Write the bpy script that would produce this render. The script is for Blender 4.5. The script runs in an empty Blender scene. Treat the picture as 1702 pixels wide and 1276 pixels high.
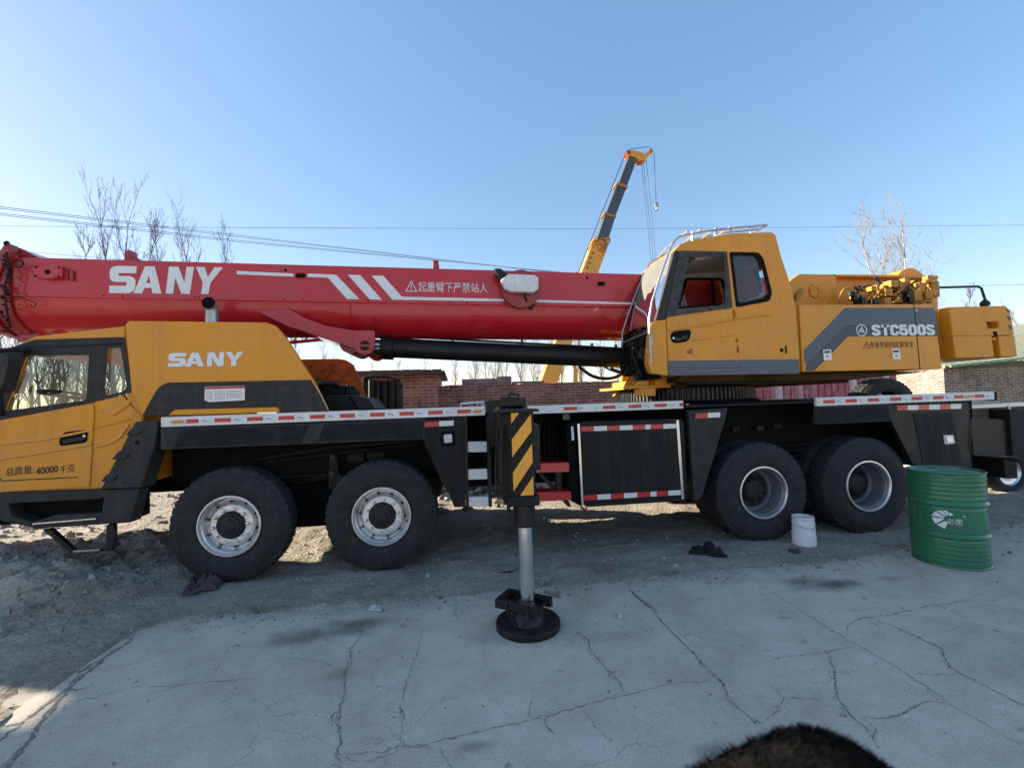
import bpy, bmesh, math, random
import numpy as np
from mathutils import Vector, Matrix
from mathutils.geometry import tessellate_polygon
random.seed(7); NR = np.random.RandomState(11)
scn = bpy.context.scene
COL = scn.collection
rad = math.radians

# ------------------------------------------------------------------ camera
CAM = dict(f=744.687, yaw=7.115, pit=2.296, rol=-1.907, C=Vector((2.271, -4.802, 1.684)))
_y, _p, _r = rad(CAM['yaw']), rad(CAM['pit']), rad(CAM['rol'])
VF = Vector((math.sin(_y)*math.cos(_p), math.cos(_y)*math.cos(_p), math.sin(_p)))
_R0 = Vector((math.cos(_y), -math.sin(_y), 0)); _U0 = _R0.cross(VF)
VR = _R0*math.cos(_r) + _U0*math.sin(_r); VU = -_R0*math.sin(_r) + _U0*math.cos(_r)
cam_d = bpy.data.cameras.new('camera'); cam = bpy.data.objects.new('camera', cam_d); COL.objects.link(cam)
cam_d.sensor_width = 36; cam_d.lens = 36*CAM['f']/1702; cam_d.clip_start = .05; cam_d.clip_end = 3000
cam_d.dof.use_dof = True; cam_d.dof.focus_distance = 5.2; cam_d.dof.aperture_fstop = 3.6
m = Matrix.Identity(4)
for i in range(3):
    m[i][0] = VR[i]; m[i][1] = VU[i]; m[i][2] = -VF[i]; m[i][3] = CAM['C'][i]
cam.matrix_world = m
scn.camera = cam

# ------------------------------------------------------------------ sky, sun, exposure
GAM, SAT = .6, 1.42
SUN_EL, SUN_AZ = 17.5, 72.0            # degrees up; degrees left of +Y
sdir = Vector((-math.sin(rad(SUN_AZ))*math.cos(rad(SUN_EL)), math.cos(rad(SUN_AZ))*math.cos(rad(SUN_EL)), math.sin(rad(SUN_EL))))
w = bpy.data.worlds.new('World'); scn.world = w; w.use_nodes = True
nt = w.node_tree; nt.nodes.clear()
sky = nt.nodes.new('ShaderNodeTexSky'); sky.sky_type = 'NISHITA'; sky.sun_disc = False
sky.sun_elevation = rad(SUN_EL); sky.sun_rotation = rad(-SUN_AZ)
sky.air_density = 1.0; sky.dust_density = .45; sky.ozone_density = 3.2; sky.altitude = 50
bg = nt.nodes.new('ShaderNodeBackground'); bg.inputs[1].default_value = .15
wo = nt.nodes.new('ShaderNodeOutputWorld'); tint = nt.nodes.new('ShaderNodeMix'); tint.data_type = 'RGBA'; tint.blend_type = 'MULTIPLY'; tint.inputs[0].default_value = 1; tint.inputs[7].default_value = (1.175, .945, .89, 1)
gm_ = nt.nodes.new('ShaderNodeGamma'); gm_.inputs[1].default_value = GAM; hs_ = nt.nodes.new('ShaderNodeHueSaturation'); hs_.inputs['Saturation'].default_value = SAT
nt.links.new(sky.outputs[0], gm_.inputs[0]); nt.links.new(gm_.outputs[0], hs_.inputs['Color']); nt.links.new(hs_.outputs[0], tint.inputs[6]); nt.links.new(tint.outputs[2], bg.inputs[0]); nt.links.new(bg.outputs[0], wo.inputs[0])
sl = bpy.data.lights.new('sun', 'SUN'); sl.energy = 5.0; sl.angle = rad(.5); sl.color = (1, .9, .74)
so = bpy.data.objects.new('sun', sl); COL.objects.link(so); so.rotation_euler = sdir.to_track_quat('Z', 'Y').to_euler()
scn.view_settings.view_transform = 'Standard'; scn.view_settings.look = 'None'
scn.view_settings.gamma = 1; scn.view_settings.exposure = 1.78
scn.cycles.max_bounces = 8

# ------------------------------------------------------------------ pixel -> place on a known plane of the real thing
def ray(x, y): return VF + VR*((x-851)/CAM['f']) + VU*((638-y)/CAM['f'])
def at(x, y, Y): d = ray(x, y); return CAM['C'] + d*((Y-CAM['C'].y)/d.y)
def atz(x, y, Z=0.): d = ray(x, y); return CAM['C'] + d*((Z-CAM['C'].z)/d.z)
def xz(pts, Y):
    o = []
    for x, y in pts:
        q = at(x, y, Y); o.append((q.x, q.z))
    return o

# ------------------------------------------------------------------ materials
def mat(name, col, rough=.5, metal=0., coat=0., var=.12, vscale=3., bump=0., bscale=60., spec=.5, dust=0., dustcol=(.30,.27,.23), trans=0., ior=1.45, streak=0.):
    mt = bpy.data.materials.new(name); mt.use_nodes = True
    n, l = mt.node_tree.nodes, mt.node_tree.links
    b = n['Principled BSDF']
    b.inputs['Metallic'].default_value = metal; b.inputs['Roughness'].default_value = rough
    b.inputs['Coat Weight'].default_value = coat; b.inputs['Coat Roughness'].default_value = .06
    b.inputs['Specular IOR Level'].default_value = spec; b.inputs['IOR'].default_value = ior
    b.inputs['Transmission Weight'].default_value = trans
    tc = n.new('ShaderNodeTexCoord')
    no = n.new('ShaderNodeTexNoise'); no.inputs['Scale'].default_value = vscale; no.inputs['Detail'].default_value = 6; no.inputs['Roughness'].default_value = .62
    l.new(tc.outputs['Object'], no.inputs['Vector'])
    mr = n.new('ShaderNodeMapRange'); mr.inputs[1].default_value = .3; mr.inputs[2].default_value = .7
    mr.inputs[3].default_value = 1-var; mr.inputs[4].default_value = 1+var
    l.new(no.outputs['Fac'], mr.inputs[0])
    mx = n.new('ShaderNodeMix'); mx.data_type = 'RGBA'; mx.blend_type = 'MULTIPLY'; mx.inputs[0].default_value = 1
    mx.inputs[6].default_value = (*col, 1); l.new(mr.outputs[0], mx.inputs[7])
    out = mx.outputs[2]
    if dust > 0:
        d = n.new('ShaderNodeTexNoise'); d.inputs['Scale'].default_value = vscale*2.3; d.inputs['Detail'].default_value = 8; d.inputs['Roughness'].default_value = .7
        l.new(tc.outputs['Object'], d.inputs['Vector'])
        r = n.new('ShaderNodeMapRange'); r.inputs[1].default_value = .45; r.inputs[2].default_value = .8; r.inputs[3].default_value = 0; r.inputs[4].default_value = dust
        l.new(d.outputs['Fac'], r.inputs[0])
        m2 = n.new('ShaderNodeMix'); m2.data_type = 'RGBA'; l.new(r.outputs[0], m2.inputs[0]); l.new(out, m2.inputs[6]); m2.inputs[7].default_value = (*dustcol, 1)
        out = m2.outputs[2]
        rr = n.new('ShaderNodeMapRange'); rr.inputs[3].default_value = rough; rr.inputs[4].default_value = min(1, rough+.35); l.new(d.outputs['Fac'], rr.inputs[0]); l.new(rr.outputs[0], b.inputs['Roughness'])
    if streak > 0:
        mp = n.new('ShaderNodeMapping'); mp.inputs['Scale'].default_value = (9, 9, .7); l.new(tc.outputs['Object'], mp.inputs['Vector'])
        sn = n.new('ShaderNodeTexNoise'); sn.inputs['Scale'].default_value = 1.; sn.inputs['Detail'].default_value = 8; sn.inputs['Roughness'].default_value = .7; l.new(mp.outputs[0], sn.inputs['Vector'])
        sr = n.new('ShaderNodeMapRange'); sr.inputs[1].default_value = .50; sr.inputs[2].default_value = .78; sr.inputs[3].default_value = 0; sr.inputs[4].default_value = streak; l.new(sn.outputs['Fac'], sr.inputs[0])
        m3 = n.new('ShaderNodeMix'); m3.data_type = 'RGBA'; l.new(sr.outputs[0], m3.inputs[0]); l.new(out, m3.inputs[6]); m3.inputs[7].default_value = (.14,.105,.07,1); out = m3.outputs[2]
        vo = n.new('ShaderNodeTexVoronoi'); vo.inputs['Scale'].default_value = 38; l.new(tc.outputs['Object'], vo.inputs['Vector'])
        lt = n.new('ShaderNodeMath'); lt.operation = 'LESS_THAN'; lt.inputs[1].default_value = .13; l.new(vo.outputs['Distance'], lt.inputs[0])
        g2 = n.new('ShaderNodeTexNoise'); g2.inputs['Scale'].default_value = 2.7; g2.inputs['Detail'].default_value = 4; l.new(tc.outputs['Object'], g2.inputs['Vector'])
        gt = n.new('ShaderNodeMapRange'); gt.inputs[1].default_value = .56; gt.inputs[2].default_value = .68; gt.inputs[4].default_value = min(1, streak*1.6); l.new(g2.outputs['Fac'], gt.inputs[0])
        mu = n.new('ShaderNodeMath'); mu.operation = 'MULTIPLY'; l.new(lt.outputs[0], mu.inputs[0]); l.new(gt.outputs[0], mu.inputs[1])
        m4 = n.new('ShaderNodeMix'); m4.data_type = 'RGBA'; l.new(mu.outputs[0], m4.inputs[0]); l.new(out, m4.inputs[6]); m4.inputs[7].default_value = (.10,.08,.06,1); out = m4.outputs[2]
    l.new(out, b.inputs['Base Color'])
    if bump > 0:
        bn = n.new('ShaderNodeTexNoise'); bn.inputs['Scale'].default_value = bscale; bn.inputs['Detail'].default_value = 5
        l.new(tc.outputs['Object'], bn.inputs['Vector'])
        bp = n.new('ShaderNodeBump'); bp.inputs['Strength'].default_value = bump; bp.inputs['Distance'].default_value = .01
        l.new(bn.outputs['Fac'], bp.inputs['Height']); l.new(bp.outputs[0], b.inputs['Normal'])
    return mt
M = {}
M['yellow'] = mat('yellow paint', (.70, .268, .006), .36, coat=.3, spec=.4, var=.07, vscale=1.5, bump=.035, bscale=2.5, dust=.20, streak=.30)
M['sunyellow'] = mat('bright yellow paint', (.78, .335, .012), .4, coat=.5, var=.1, dust=.15)
M['oldyellow'] = mat('grimy yellow paint', (.42, .20, .025), .5, var=.35, vscale=9, dust=.45, dustcol=(.09,.06,.03))
M['shadebrown'] = mat('brown darkened for shade', (.055, .030, .010), .6, var=.5, vscale=7, spec=.3, dust=.4, dustcol=(.02,.015,.010))  # near-black brown: deep shade under the machine box put into the colour
M['orange'] = mat('raw orange moulding', (.40, .12, .012), .5, var=.45, vscale=7, bump=.3, bscale=12)
M['cwyellow'] = mat('counterweight paint', (.66, .262, .009), .45, coat=.2, spec=.4, var=.08, vscale=2, bump=.1, bscale=25, dust=.12, streak=.25)
M['red'] = mat('red paint', (.50, .006, .014), .28, coat=.65, var=.06, vscale=1.2, bump=.045, bscale=2.2, dust=.08, streak=.22)
M['darkred'] = mat('dark red paint', (.30, .010, .014), .4, coat=.5, var=.2, vscale=6, dust=.2)
M['black'] = mat('black paint', (.008, .008, .008), .36, coat=.12, spec=.35, var=.3, vscale=4, dust=.12, dustcol=(.10,.09,.08))
M['matblack'] = mat('matt black paint', (.010, .0095, .009), .5, spec=.3, var=.25, vscale=3, dust=.15, dustcol=(.11,.10,.085), streak=.25)
M['deepblack'] = mat('grimy chassis black', (.006, .006, .006), .7, spec=.15, var=.4, vscale=6, dust=.22, dustcol=(.03,.027,.024))
M['plastic'] = mat('dark grey plastic', (.024, .0235, .023), .5, spec=.35, var=.1, vscale=4, bump=.06, bscale=300, dust=.12, streak=.25)
M['greyband'] = mat('grey band paint', (.034, .045, .058), .4, coat=.25, var=.08, vscale=3, dust=.1, streak=.25)
M['lightband'] = mat('blue grey band paint', (.062, .088, .118), .4, coat=.25, var=.08, vscale=3, dust=.1, streak=.25)
M['white'] = mat('white lettering', (.72, .74, .76), .45, var=.06)
M['alu'] = mat('white aluminium rail', (.70, .70, .69), .42, metal=.15, var=.12, vscale=9, dust=.16, dustcol=(.35,.33,.30), streak=.25)
M['reflred'] = mat('red reflective tape', (.52, .012, .018), .3, coat=.6, var=.15, vscale=30)
M['reflorange'] = mat('faded reflective tape', (.60, .07, .02), .35, coat=.6, var=.2, vscale=30)
M['reflwhite'] = mat('white reflective tape', (.72, .71, .68), .35, coat=.5, var=.1, vscale=30)
M['amber'] = mat('amber lens', (.55, .24, .03), .25, coat=1, var=.2, vscale=30)
M['lens'] = mat('clear lens', (.55, .57, .58), .18, coat=1, var=.35, vscale=60)
M['ink'] = mat('dark print', (.03, .025, .02), .5)
M['redink'] = mat('red print', (.45, .02, .03), .5)
M['greyink'] = mat('grey print', (.28, .30, .33), .5)
M['steel'] = mat('chromed steel', (.62, .63, .64), .22, metal=1, var=.15, vscale=8)
M['rim'] = mat('polished wheel steel', (.74, .74, .73), .20, metal=.95, var=.18, vscale=7, bump=.05, bscale=40, dust=.12)
M['rimgrey'] = mat('grey painted rim', (.25, .26, .28), .4, metal=.5, var=.25, vscale=6, dust=.4, dustcol=(.12,.12,.12))
M['rail'] = mat('galvanised rail', (.40, .41, .42), .35, metal=.7, var=.15, vscale=9)
M['rubber'] = mat('tyre rubber', (.017, .0175, .019), .62, var=.35, vscale=7, bump=.06, bscale=90, dust=.5, dustcol=(.085,.078,.068), streak=.0)
M['hub'] = mat('hub black', (.014, .013, .013), .45, var=.4, vscale=20, dust=.3, dustcol=(.06,.05,.045))
M['hose'] = mat('black hose', (.012, .012, .012), .42, var=.2)
M['gear'] = mat('dark gear steel', (.06, .055, .05), .45, metal=.6, var=.5, vscale=12)
M['grille'] = mat('ribbed black plastic', (.020, .019, .019), .45, spec=.4, var=.15, vscale=4, dust=.12)
M['liner'] = mat('grey headliner', (.42, .41, .38), .8, var=.08)
M['seatred'] = mat('red seat fabric', (.30, .02, .03), .9, var=.5, vscale=60)
M['tape'] = mat('torn black tape', (.014, .014, .015), .35, var=.5, vscale=40, dust=.75, dustcol=(.22,.21,.20))
M['darkglass'] = None
def glass(name, tint=(.9,.95,.93), fac=.82, rough=.02, ior=1.45):
    mt = bpy.data.materials.new(name); mt.use_nodes = True
    n, l = mt.node_tree.nodes, mt.node_tree.links; n.remove(n['Principled BSDF'])
    t = n.new('ShaderNodeBsdfTransparent'); t.inputs[0].default_value = (*tint, 1)
    g = n.new('ShaderNodeBsdfGlossy'); g.inputs['Roughness'].default_value = rough
    fr = n.new('ShaderNodeFresnel'); fr.inputs[0].default_value = ior
    tc = n.new('ShaderNodeTexCoord'); no = n.new('ShaderNodeTexNoise'); no.inputs['Scale'].default_value = 6; no.inputs['Detail'].default_value = 7
    l.new(tc.outputs['Object'], no.inputs['Vector'])
    df = n.new('ShaderNodeBsdfDiffuse'); df.inputs[0].default_value = (.32, .31, .29, 1)
    ra = n.new('ShaderNodeMapRange'); ra.inputs[1].default_value = .35; ra.inputs[2].default_value = .8; ra.inputs[3].default_value = .01; ra.inputs[4].default_value = 1-fac
    l.new(no.outputs['Fac'], ra.inputs[0])
    m1 = n.new('ShaderNodeMixShader'); l.new(ra.outputs[0], m1.inputs[0]); l.new(t.outputs[0], m1.inputs[1]); l.new(df.outputs[0], m1.inputs[2])
    m2 = n.new('ShaderNodeMixShader'); l.new(fr.outputs[0], m2.inputs[0]); l.new(m1.outputs[0], m2.inputs[1]); l.new(g.outputs[0], m2.inputs[2])
    l.new(m2.outputs[0], n['Material Output'].inputs[0])
    return mt
M['glass'] = glass('window glass', (.90,.95,.93), .97)
M['dirtyglass'] = glass('dusty window glass', (.80,.84,.85), .95, ior=1.4)
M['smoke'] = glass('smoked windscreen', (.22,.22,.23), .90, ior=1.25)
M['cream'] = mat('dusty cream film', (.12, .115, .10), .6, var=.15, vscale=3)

# ------------------------------------------------------------------ mesh builder
class MB:
    def __init__(s): s.v = []; s.f = []; s.mi = []; s.sm = []
    def add(s, vs, fs, mi=0, smooth=True):
        o = len(s.v); s.v += [tuple(q) for q in vs]; s.f += [tuple(i+o for i in f) for f in fs]
        s.mi += [mi]*len(fs); s.sm += [smooth]*len(fs); return s
    def box(s, a, b, mi=0):
        (x0,y0,z0),(x1,y1,z1) = a, b
        return s.add([(x0,y0,z0),(x1,y0,z0),(x1,y1,z0),(x0,y1,z0),(x0,y0,z1),(x1,y0,z1),(x1,y1,z1),(x0,y1,z1)],
                     [(0,3,2,1),(4,5,6,7),(0,1,5,4),(1,2,6,5),(2,3,7,6),(3,0,4,7)], mi)
    def obox(s, c, ax, ay, az, mi=0):
        c = Vector(c); ax, ay, az = Vector(ax), Vector(ay), Vector(az)
        vs = [c+ax*i+ay*j+az*k for k in (-1,1) for i,j in ((-1,-1),(1,-1),(1,1),(-1,1))]
        fs = [(0,3,2,1),(4,5,6,7),(0,1,5,4),(1,2,6,5),(2,3,7,6),(3,0,4,7)]
        if ax.cross(ay).dot(az) < 0: fs = [f[::-1] for f in fs]
        return s.add(vs, fs, mi)
    def prism(s, poly, y0, y1, holes=(), mi=0, top=None):
        """polygon in X,Z (with holes) made solid from y0 (near) to y1 (far); top = function (x,z)->dy"""
        loops = [list(poly)] + [list(h) for h in holes]
        flat = [q for lp in loops for q in lp]; n = len(flat)
        if holes:
            bm = bmesh.new(); bv = [bm.verts.new((a, b, 0)) for a, b in flat]; o = 0; ed = []
            for lp in loops:
                for i in range(len(lp)): ed.append(bm.edges.new((bv[o+i], bv[o+(i+1)%len(lp)])))
                o += len(lp)
            bm.verts.index_update(); r = bmesh.ops.triangle_fill(bm, use_beauty=True, use_dissolve=False, edges=ed, normal=(0,0,1))
            tr = [tuple(v.index for v in f.verts) for f in bm.faces]; bm.free()
        else: tr = tessellate_polygon([[Vector((a, b, 0)) for a, b in lp] for lp in loops])
        dy = (lambda a, b: 0) if top is None else top
        vs = [(a, y0+dy(a,b), b) for a, b in flat] + [(a, y1+dy(a,b), b) for a, b in flat]
        fs = []
        for t in tr:
            a, b, c = [Vector(flat[i]) for i in t]
            ccw = (b-a).x*(c-a).y-(b-a).y*(c-a).x > 0
            t = tuple(t) if ccw else tuple(t)[::-1]
            fs.append(t); fs.append(tuple(i+n for i in t[::-1]))
        o = 0
        for k, lp in enumerate(loops):
            L = len(lp); ar = sum(lp[i][0]*lp[(i+1)%L][1]-lp[(i+1)%L][0]*lp[i][1] for i in range(L))
            for i in range(L):
                p, q = o+i, o+(i+1)%L
                if (ar > 0) == (k == 0): fs.append((q, p, p+n, q+n))
                else: fs.append((p, q, q+n, p+n))
            o += L
        return s.add(vs, fs, mi)
    def tube(s, pts, r, n=10, mi=0, cap=True):
        pts = [Vector(q) for q in pts]; rs = r if isinstance(r, (list, tuple)) else [r]*len(pts)
        vs = []; fs = []; up = None
        for i, q in enumerate(pts):
            t = (pts[min(i+1,len(pts)-1)]-pts[max(i-1,0)]).normalized()
            if up is None: up = t.orthogonal().normalized()
            else: up = (up - t*up.dot(t)).normalized()
            bn = t.cross(up)
            for k in range(n):
                a = 2*math.pi*k/n; vs.append(q+(up*math.cos(a)+bn*math.sin(a))*rs[i])
        for i in range(len(pts)-1):
            for k in range(n):
                k2 = (k+1)%n; fs.append((i*n+k, i*n+k2, (i+1)*n+k2, (i+1)*n+k))
        if cap: fs.append(tuple(range(n))[::-1]); fs.append(tuple(range((len(pts)-1)*n, len(pts)*n)))
        return s.add(vs, fs, mi)
    def cyl(s, a, b, r, n=24, mi=0): return s.tube([a, b], r, n, mi)
    def lathe(s, prof, c, axis='Y', n=48, mi=0, rfun=None, close=False):
        """prof = [(offset along axis, radius)]"""
        vs = []; fs = []; L = len(prof)
        for j in range(n):
            a = 2*math.pi*j/n; ca, sa = math.cos(a), math.sin(a)
            for i, (o, r) in enumerate(prof):
                if rfun: r = rfun(i, j, r)
                if axis == 'Y': vs.append((c[0]+r*ca, c[1]+o, c[2]+r*sa))
                elif axis == 'Z': vs.append((c[0]+r*ca, c[1]+r*sa, c[2]+o))
                else: vs.append((c[0]+o, c[1]+r*ca, c[2]+r*sa))
        for j in range(n):
            j2 = (j+1)%n
            for i in range(L if close else L-1):
                i2 = (i+1)%L
                f = (j*L+i, j*L+i2, j2*L+i2, j2*L+i)
                fs.append(f if axis == 'Y' else f[::-1])
        return s.add(vs, fs, mi)
    def build(s, name, mats, parent=None, bevel=0., ang=35, seg=2, smooth=True):
        me = bpy.data.meshes.new(name); me.from_pydata(s.v, [], s.f); me.validate(); 
        if not isinstance(mats, (list, tuple)): mats = [mats]
        for q in mats: me.materials.append(M[q] if isinstance(q, str) else q)
        if len(mats) > 1 and len(me.polygons) == len(s.mi): me.polygons.foreach_set('material_index', s.mi)
        bm = bmesh.new(); bm.from_mesh(me); bmesh.ops.remove_doubles(bm, verts=bm.verts, dist=1e-5); bmesh.ops.recalc_face_normals(bm, faces=bm.faces); bm.to_mesh(me); bm.free()
        if smooth:
            me.polygons.foreach_set('use_smooth', [True]*len(me.polygons)); me.set_sharp_from_angle(angle=rad(ang))
        o = bpy.data.objects.new(name, me); COL.objects.link(o)
        if parent is not None: o.parent = parent
        if bevel > 0:
            b = o.modifiers.new('bevel', 'BEVEL'); b.width = bevel; b.segments = seg; b.limit_method = 'ANGLE'; b.angle_limit = rad(40); b.harden_normals = False
        return o
def P(name, mb, mats, parent, **k): return mb.build(name, mats, parent, **k)
def tag(o, label, cat, group=None, kind=None):
    o['label'] = label
    if cat: o['category'] = cat
    if group: o['group'] = group
    if kind: o['kind'] = kind
    return o
def empty(name, loc=(0,0,0)):
    o = bpy.data.objects.new(name, None); COL.objects.link(o); o.location = loc; o.empty_display_size = .2; return o
def struct(o): o['kind'] = 'structure'; return o
def copy_tree(o, parent=None):
    c = o.copy(); COL.objects.link(c); c.parent = parent
    for ch in list(o.children): copy_tree(ch, c)
    return c
def rpoly(pts, r, n=4):
    """round the corners of a polygon"""
    out = []; L = len(pts)
    for i in range(L):
        p = Vector(pts[i]); a = Vector(pts[i-1])-p; b = Vector(pts[(i+1)%L])-p
        k = min(r, a.length*.45, b.length*.45); s, e = p+a.normalized()*k, p+b.normalized()*k
        for j in range(n+1):
            t = j/n; q = s*(1-t)**2 + p*2*t*(1-t) + e*t*t; out.append((q.x, q.y))
    return out
def circ(cx, cz, r, n=20): return [(cx+r*math.cos(2*math.pi*i/n), cz+r*math.sin(2*math.pi*i/n)) for i in range(n)]

# lettering: strokes of even width drawn in a unit box, or the built-in typeface turned to mesh
def text_mesh(s, origin, xdir, zdir, height, width=None, bold=0., depth=.002, name='lettering', m='ink', parent=None):
    cu = bpy.data.curves.new(name, 'FONT'); cu.body = s; cu.size = 1; cu.offset = bold; cu.extrude = 0
    ob = bpy.data.objects.new(name, cu); COL.objects.link(ob)
    bpy.context.view_layer.update()
    me = bpy.data.meshes.new_from_object(ob.evaluated_get(bpy.context.evaluated_depsgraph_get()))
    bpy.data.objects.remove(ob)
    vs = [v.co.copy() for v in me.vertices]
    if not vs: return None
    x0, x1 = min(v.x for v in vs), max(v.x for v in vs); y0, y1 = min(v.y for v in vs), max(v.y for v in vs)
    sy = height/(y1-y0); sx = sy if width is None else width/(x1-x0)
    X, Z = Vector(xdir).normalized(), Vector(zdir).normalized(); N = X.cross(Z); O = Vector(origin)
    for v, c in zip(me.vertices, vs): v.co = O + X*((c.x-x0)*sx) + Z*((c.y-y0)*sy) + N*depth
    bm = bmesh.new(); bm.from_mesh(me)
    r = bmesh.ops.extrude_face_region(bm, geom=list(bm.faces))
    for e in r['geom']:
        if isinstance(e, bmesh.types.BMVert): e.co -= N*depth*.9
    bmesh.ops.recalc_face_normals(bm, faces=bm.faces); bm.to_mesh(me); bm.free()
    me.materials.clear(); me.materials.append(M[m])
    o = bpy.data.objects.new(name, me); COL.objects.link(o); o.parent = parent
    return o
def stroke(mb, pts, wd, mapf, mi=0):
    """thick mitred polyline in letter space -> quads through mapf(u,v)->(near,far) points"""
    pts = [Vector(q) for q in pts]; n = len(pts); closed = (pts[0]-pts[-1]).length < 1e-6 and n > 2
    if closed: pts = pts[:-1]; n -= 1
    L, R = [], []
    for i in range(n):
        if closed: a, b = pts[i-1], pts[(i+1)%n]
        else: a, b = pts[max(i-1,0)], pts[min(i+1,n-1)]
        d1 = (pts[i]-a) if (pts[i]-a).length > 1e-9 else (b-pts[i]); d2 = (b-pts[i]) if (b-pts[i]).length > 1e-9 else d1
        d1.normalize(); d2.normalize(); n1 = Vector((-d1.y, d1.x)); n2 = Vector((-d2.y, d2.x)); mm = (n1+n2)
        mm = mm/max(.35, mm.length_squared)*2*.5 if mm.length > 1e-6 else n1
        k = wd/2/max(.4, mm.normalized().dot(n1)); mm = mm.normalized()*k
        L.append(pts[i]+mm); R.append(pts[i]-mm)
    rng = range(n) if closed else range(n-1)
    vs = []; fs = []
    for q in L+R:
        a, b = mapf(q.x, q.y); vs += [a, b]
    for i in rng:
        j = (i+1)%n; l0, l1, r0, r1 = 2*i, 2*j, 2*(n+i), 2*(n+j)
        fs += [(l0, r0, r1, l1), (l0+1, l1+1, r1+1, r0+1), (l0, l1, l1+1, l0+1), (r0, r0+1, r1+1, r1)]
    if not closed:
        fs += [(0, 1, 2*n+1, 2*n), (2*(n-1), 2*(2*n-1), 2*(2*n-1)+1, 2*(n-1)+1)]
    mb.add(vs, fs, mi, False)
def quadmap(c4, Y, proud=.003):
    """unit square -> image quad (tl,tr,br,bl pixels) on the plane Y"""
    tl, tr, br, bl = [at(x, y, Y) for x, y in c4]
    def f(u, v):
        q = (bl*(1-u)+br*u)*(1-v) + (tl*(1-u)+tr*u)*v
        return (q.x, Y-proud, q.z), (q.x, Y-.0004, q.z)
    return f
def poly_letter(mb, loops, mapf):
    outer, holes = loops[0], loops[1:]
    lp = [outer]+holes; flat = [q for l in lp for q in l]; n = len(flat)
    tr = tessellate_polygon([[Vector((a, b, 0)) for a, b in l] for l in lp])
    pr = [mapf(*q) for q in flat]; vs = [p[0] for p in pr]+[p[1] for p in pr]
    fs = [tuple(t) for t in tr]; o = 0
    for l in lp:
        for i in range(len(l)):
            p, q = o+i, o+(i+1)%len(l); fs.append((p, q, q+n, p+n))
        o += len(l)
    mb.add(vs, fs, 0, False)
def arc(cx, cy, r, a0, a1, n=6, ry=None): 
    ry = ry or r
    return [(cx+r*math.cos(rad(a0+(a1-a0)*i/n)), cy+ry*math.sin(rad(a0+(a1-a0)*i/n))) for i in range(n+1)]
def sany(mapf):
    """four wide letters in a unit box (square-shouldered S, A, N, Y)"""
    mb = MB(); t = .27
    S = [(.232,1)] + arc(.07,.80,.07,90,180,5,.20) + [(0,.72)] + arc(.06,.60,.06,180,270,5,.19)[1:] + [(.145,.41),(.158,.36),(.145,.27),(0,.27),(0,0),(.15,0)] + arc(.165,.22,.067,270,360,5,.22) + [(.232,.36)] + arc(.165,.42,.067,0,90,5,.21) + [(.085,.63),(.073,.68),(.085,.74),(.232,.74)]
    poly_letter(mb, [S], mapf)
    poly_letter(mb, [[(.222,0),(.305,1),(.39,1),(.475,0),(.395,0),(.378,.2),(.315,.2),(.298,0)], [(.327,.38),(.367,.38),(.347,.66)]], mapf)
    poly_letter(mb, [[(.515,0),(.515,1),(.60,1),(.672,.42),(.672,1),(.738,1),(.738,0),(.66,0),(.583,.60),(.583,0)]], mapf)
    poly_letter(mb, [[(.842,0),(.842,.42),(.755,1),(.835,1),(.878,.62),(.921,1),(1.0,1),(.912,.42),(.912,0)]], mapf)
    return mb

# ================================================================== THE SETTING
def vnoise(x, y, s, seed):
    x = np.asarray(x)/s; y = np.asarray(y)/s; xi = np.floor(x).astype(int); yi = np.floor(y).astype(int); fx = x-xi; fy = y-yi
    fx = fx*fx*(3-2*fx); fy = fy*fy*(3-2*fy)
    def h(a, b):
        n = (a*374761393 + b*668265263 + seed*1442695041) & 0x7fffffff
        n = ((n ^ (n >> 13))*1274126177) & 0x7fffffff
        return ((n ^ (n >> 16)) & 0xffff)/65535.
    return (h(xi,yi)*(1-fx)+h(xi+1,yi)*fx)*(1-fy)+(h(xi,yi+1)*(1-fx)+h(xi+1,yi+1)*fx)*fy
def fbm(x, y, s, o=4, seed=1):
    return sum((vnoise(x, y, s/2**k, seed+k)-.5)/1.8**k for k in range(o))
EDGE_PX = [(-420,1500),(-60,1245),(30,1143),(108,1084),(184,1066),(237,1046),(280,1031),(350,1026),(424,1019),(559,1008),(606,1005),(747,992),(817,984),(940,972),(1100,960),(1196,948),(1295,941),(1410,930),(1500,912),(1620,885),(1760,862)]
EDGE = [atz(x, y) for x, y in EDGE_PX]
EX = np.array([q.x for q in EDGE]+[40.]); EY = np.array([q.y for q in EDGE]+[6.])
def mound(x, y):
    a = np.clip((-.15-x)/1.1, 0, 1); a = a*a*(3-2*a)
    b = np.clip((y+1.45)/1.25, 0, 1); b = b*b*(3-2*b); c = 1-np.clip((y-.7)/1.6, 0, 1)
    return a*b*c
def gheight(x, y):
    x = np.asarray(x, float); y = np.asarray(y, float)
    z = .004 + .025*fbm(x, y, .8, 4, 3) + .02*fbm(x, y, .12, 3, 9)
    mo = mound(x, y)
    blk = np.abs(fbm(x+.5*fbm(x,y,.5,2,30), y, .34, 3, 21))
    z = z + mo*(.26 + .30*fbm(x, y, .9, 3, 17) + .13*blk + .07*fbm(x, y, .10, 3, 5))
    far = np.clip((y-12)/30, 0, 1)
    z = z + .25*far*fbm(x, y, 12, 2, 40)
    e = np.interp(x, EX, EY) - y           # >0: on the slab
    z = np.where(e > 0, np.minimum(z, .010) - np.clip(e/.10, 0, 1)*.07, z)
    return z
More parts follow.
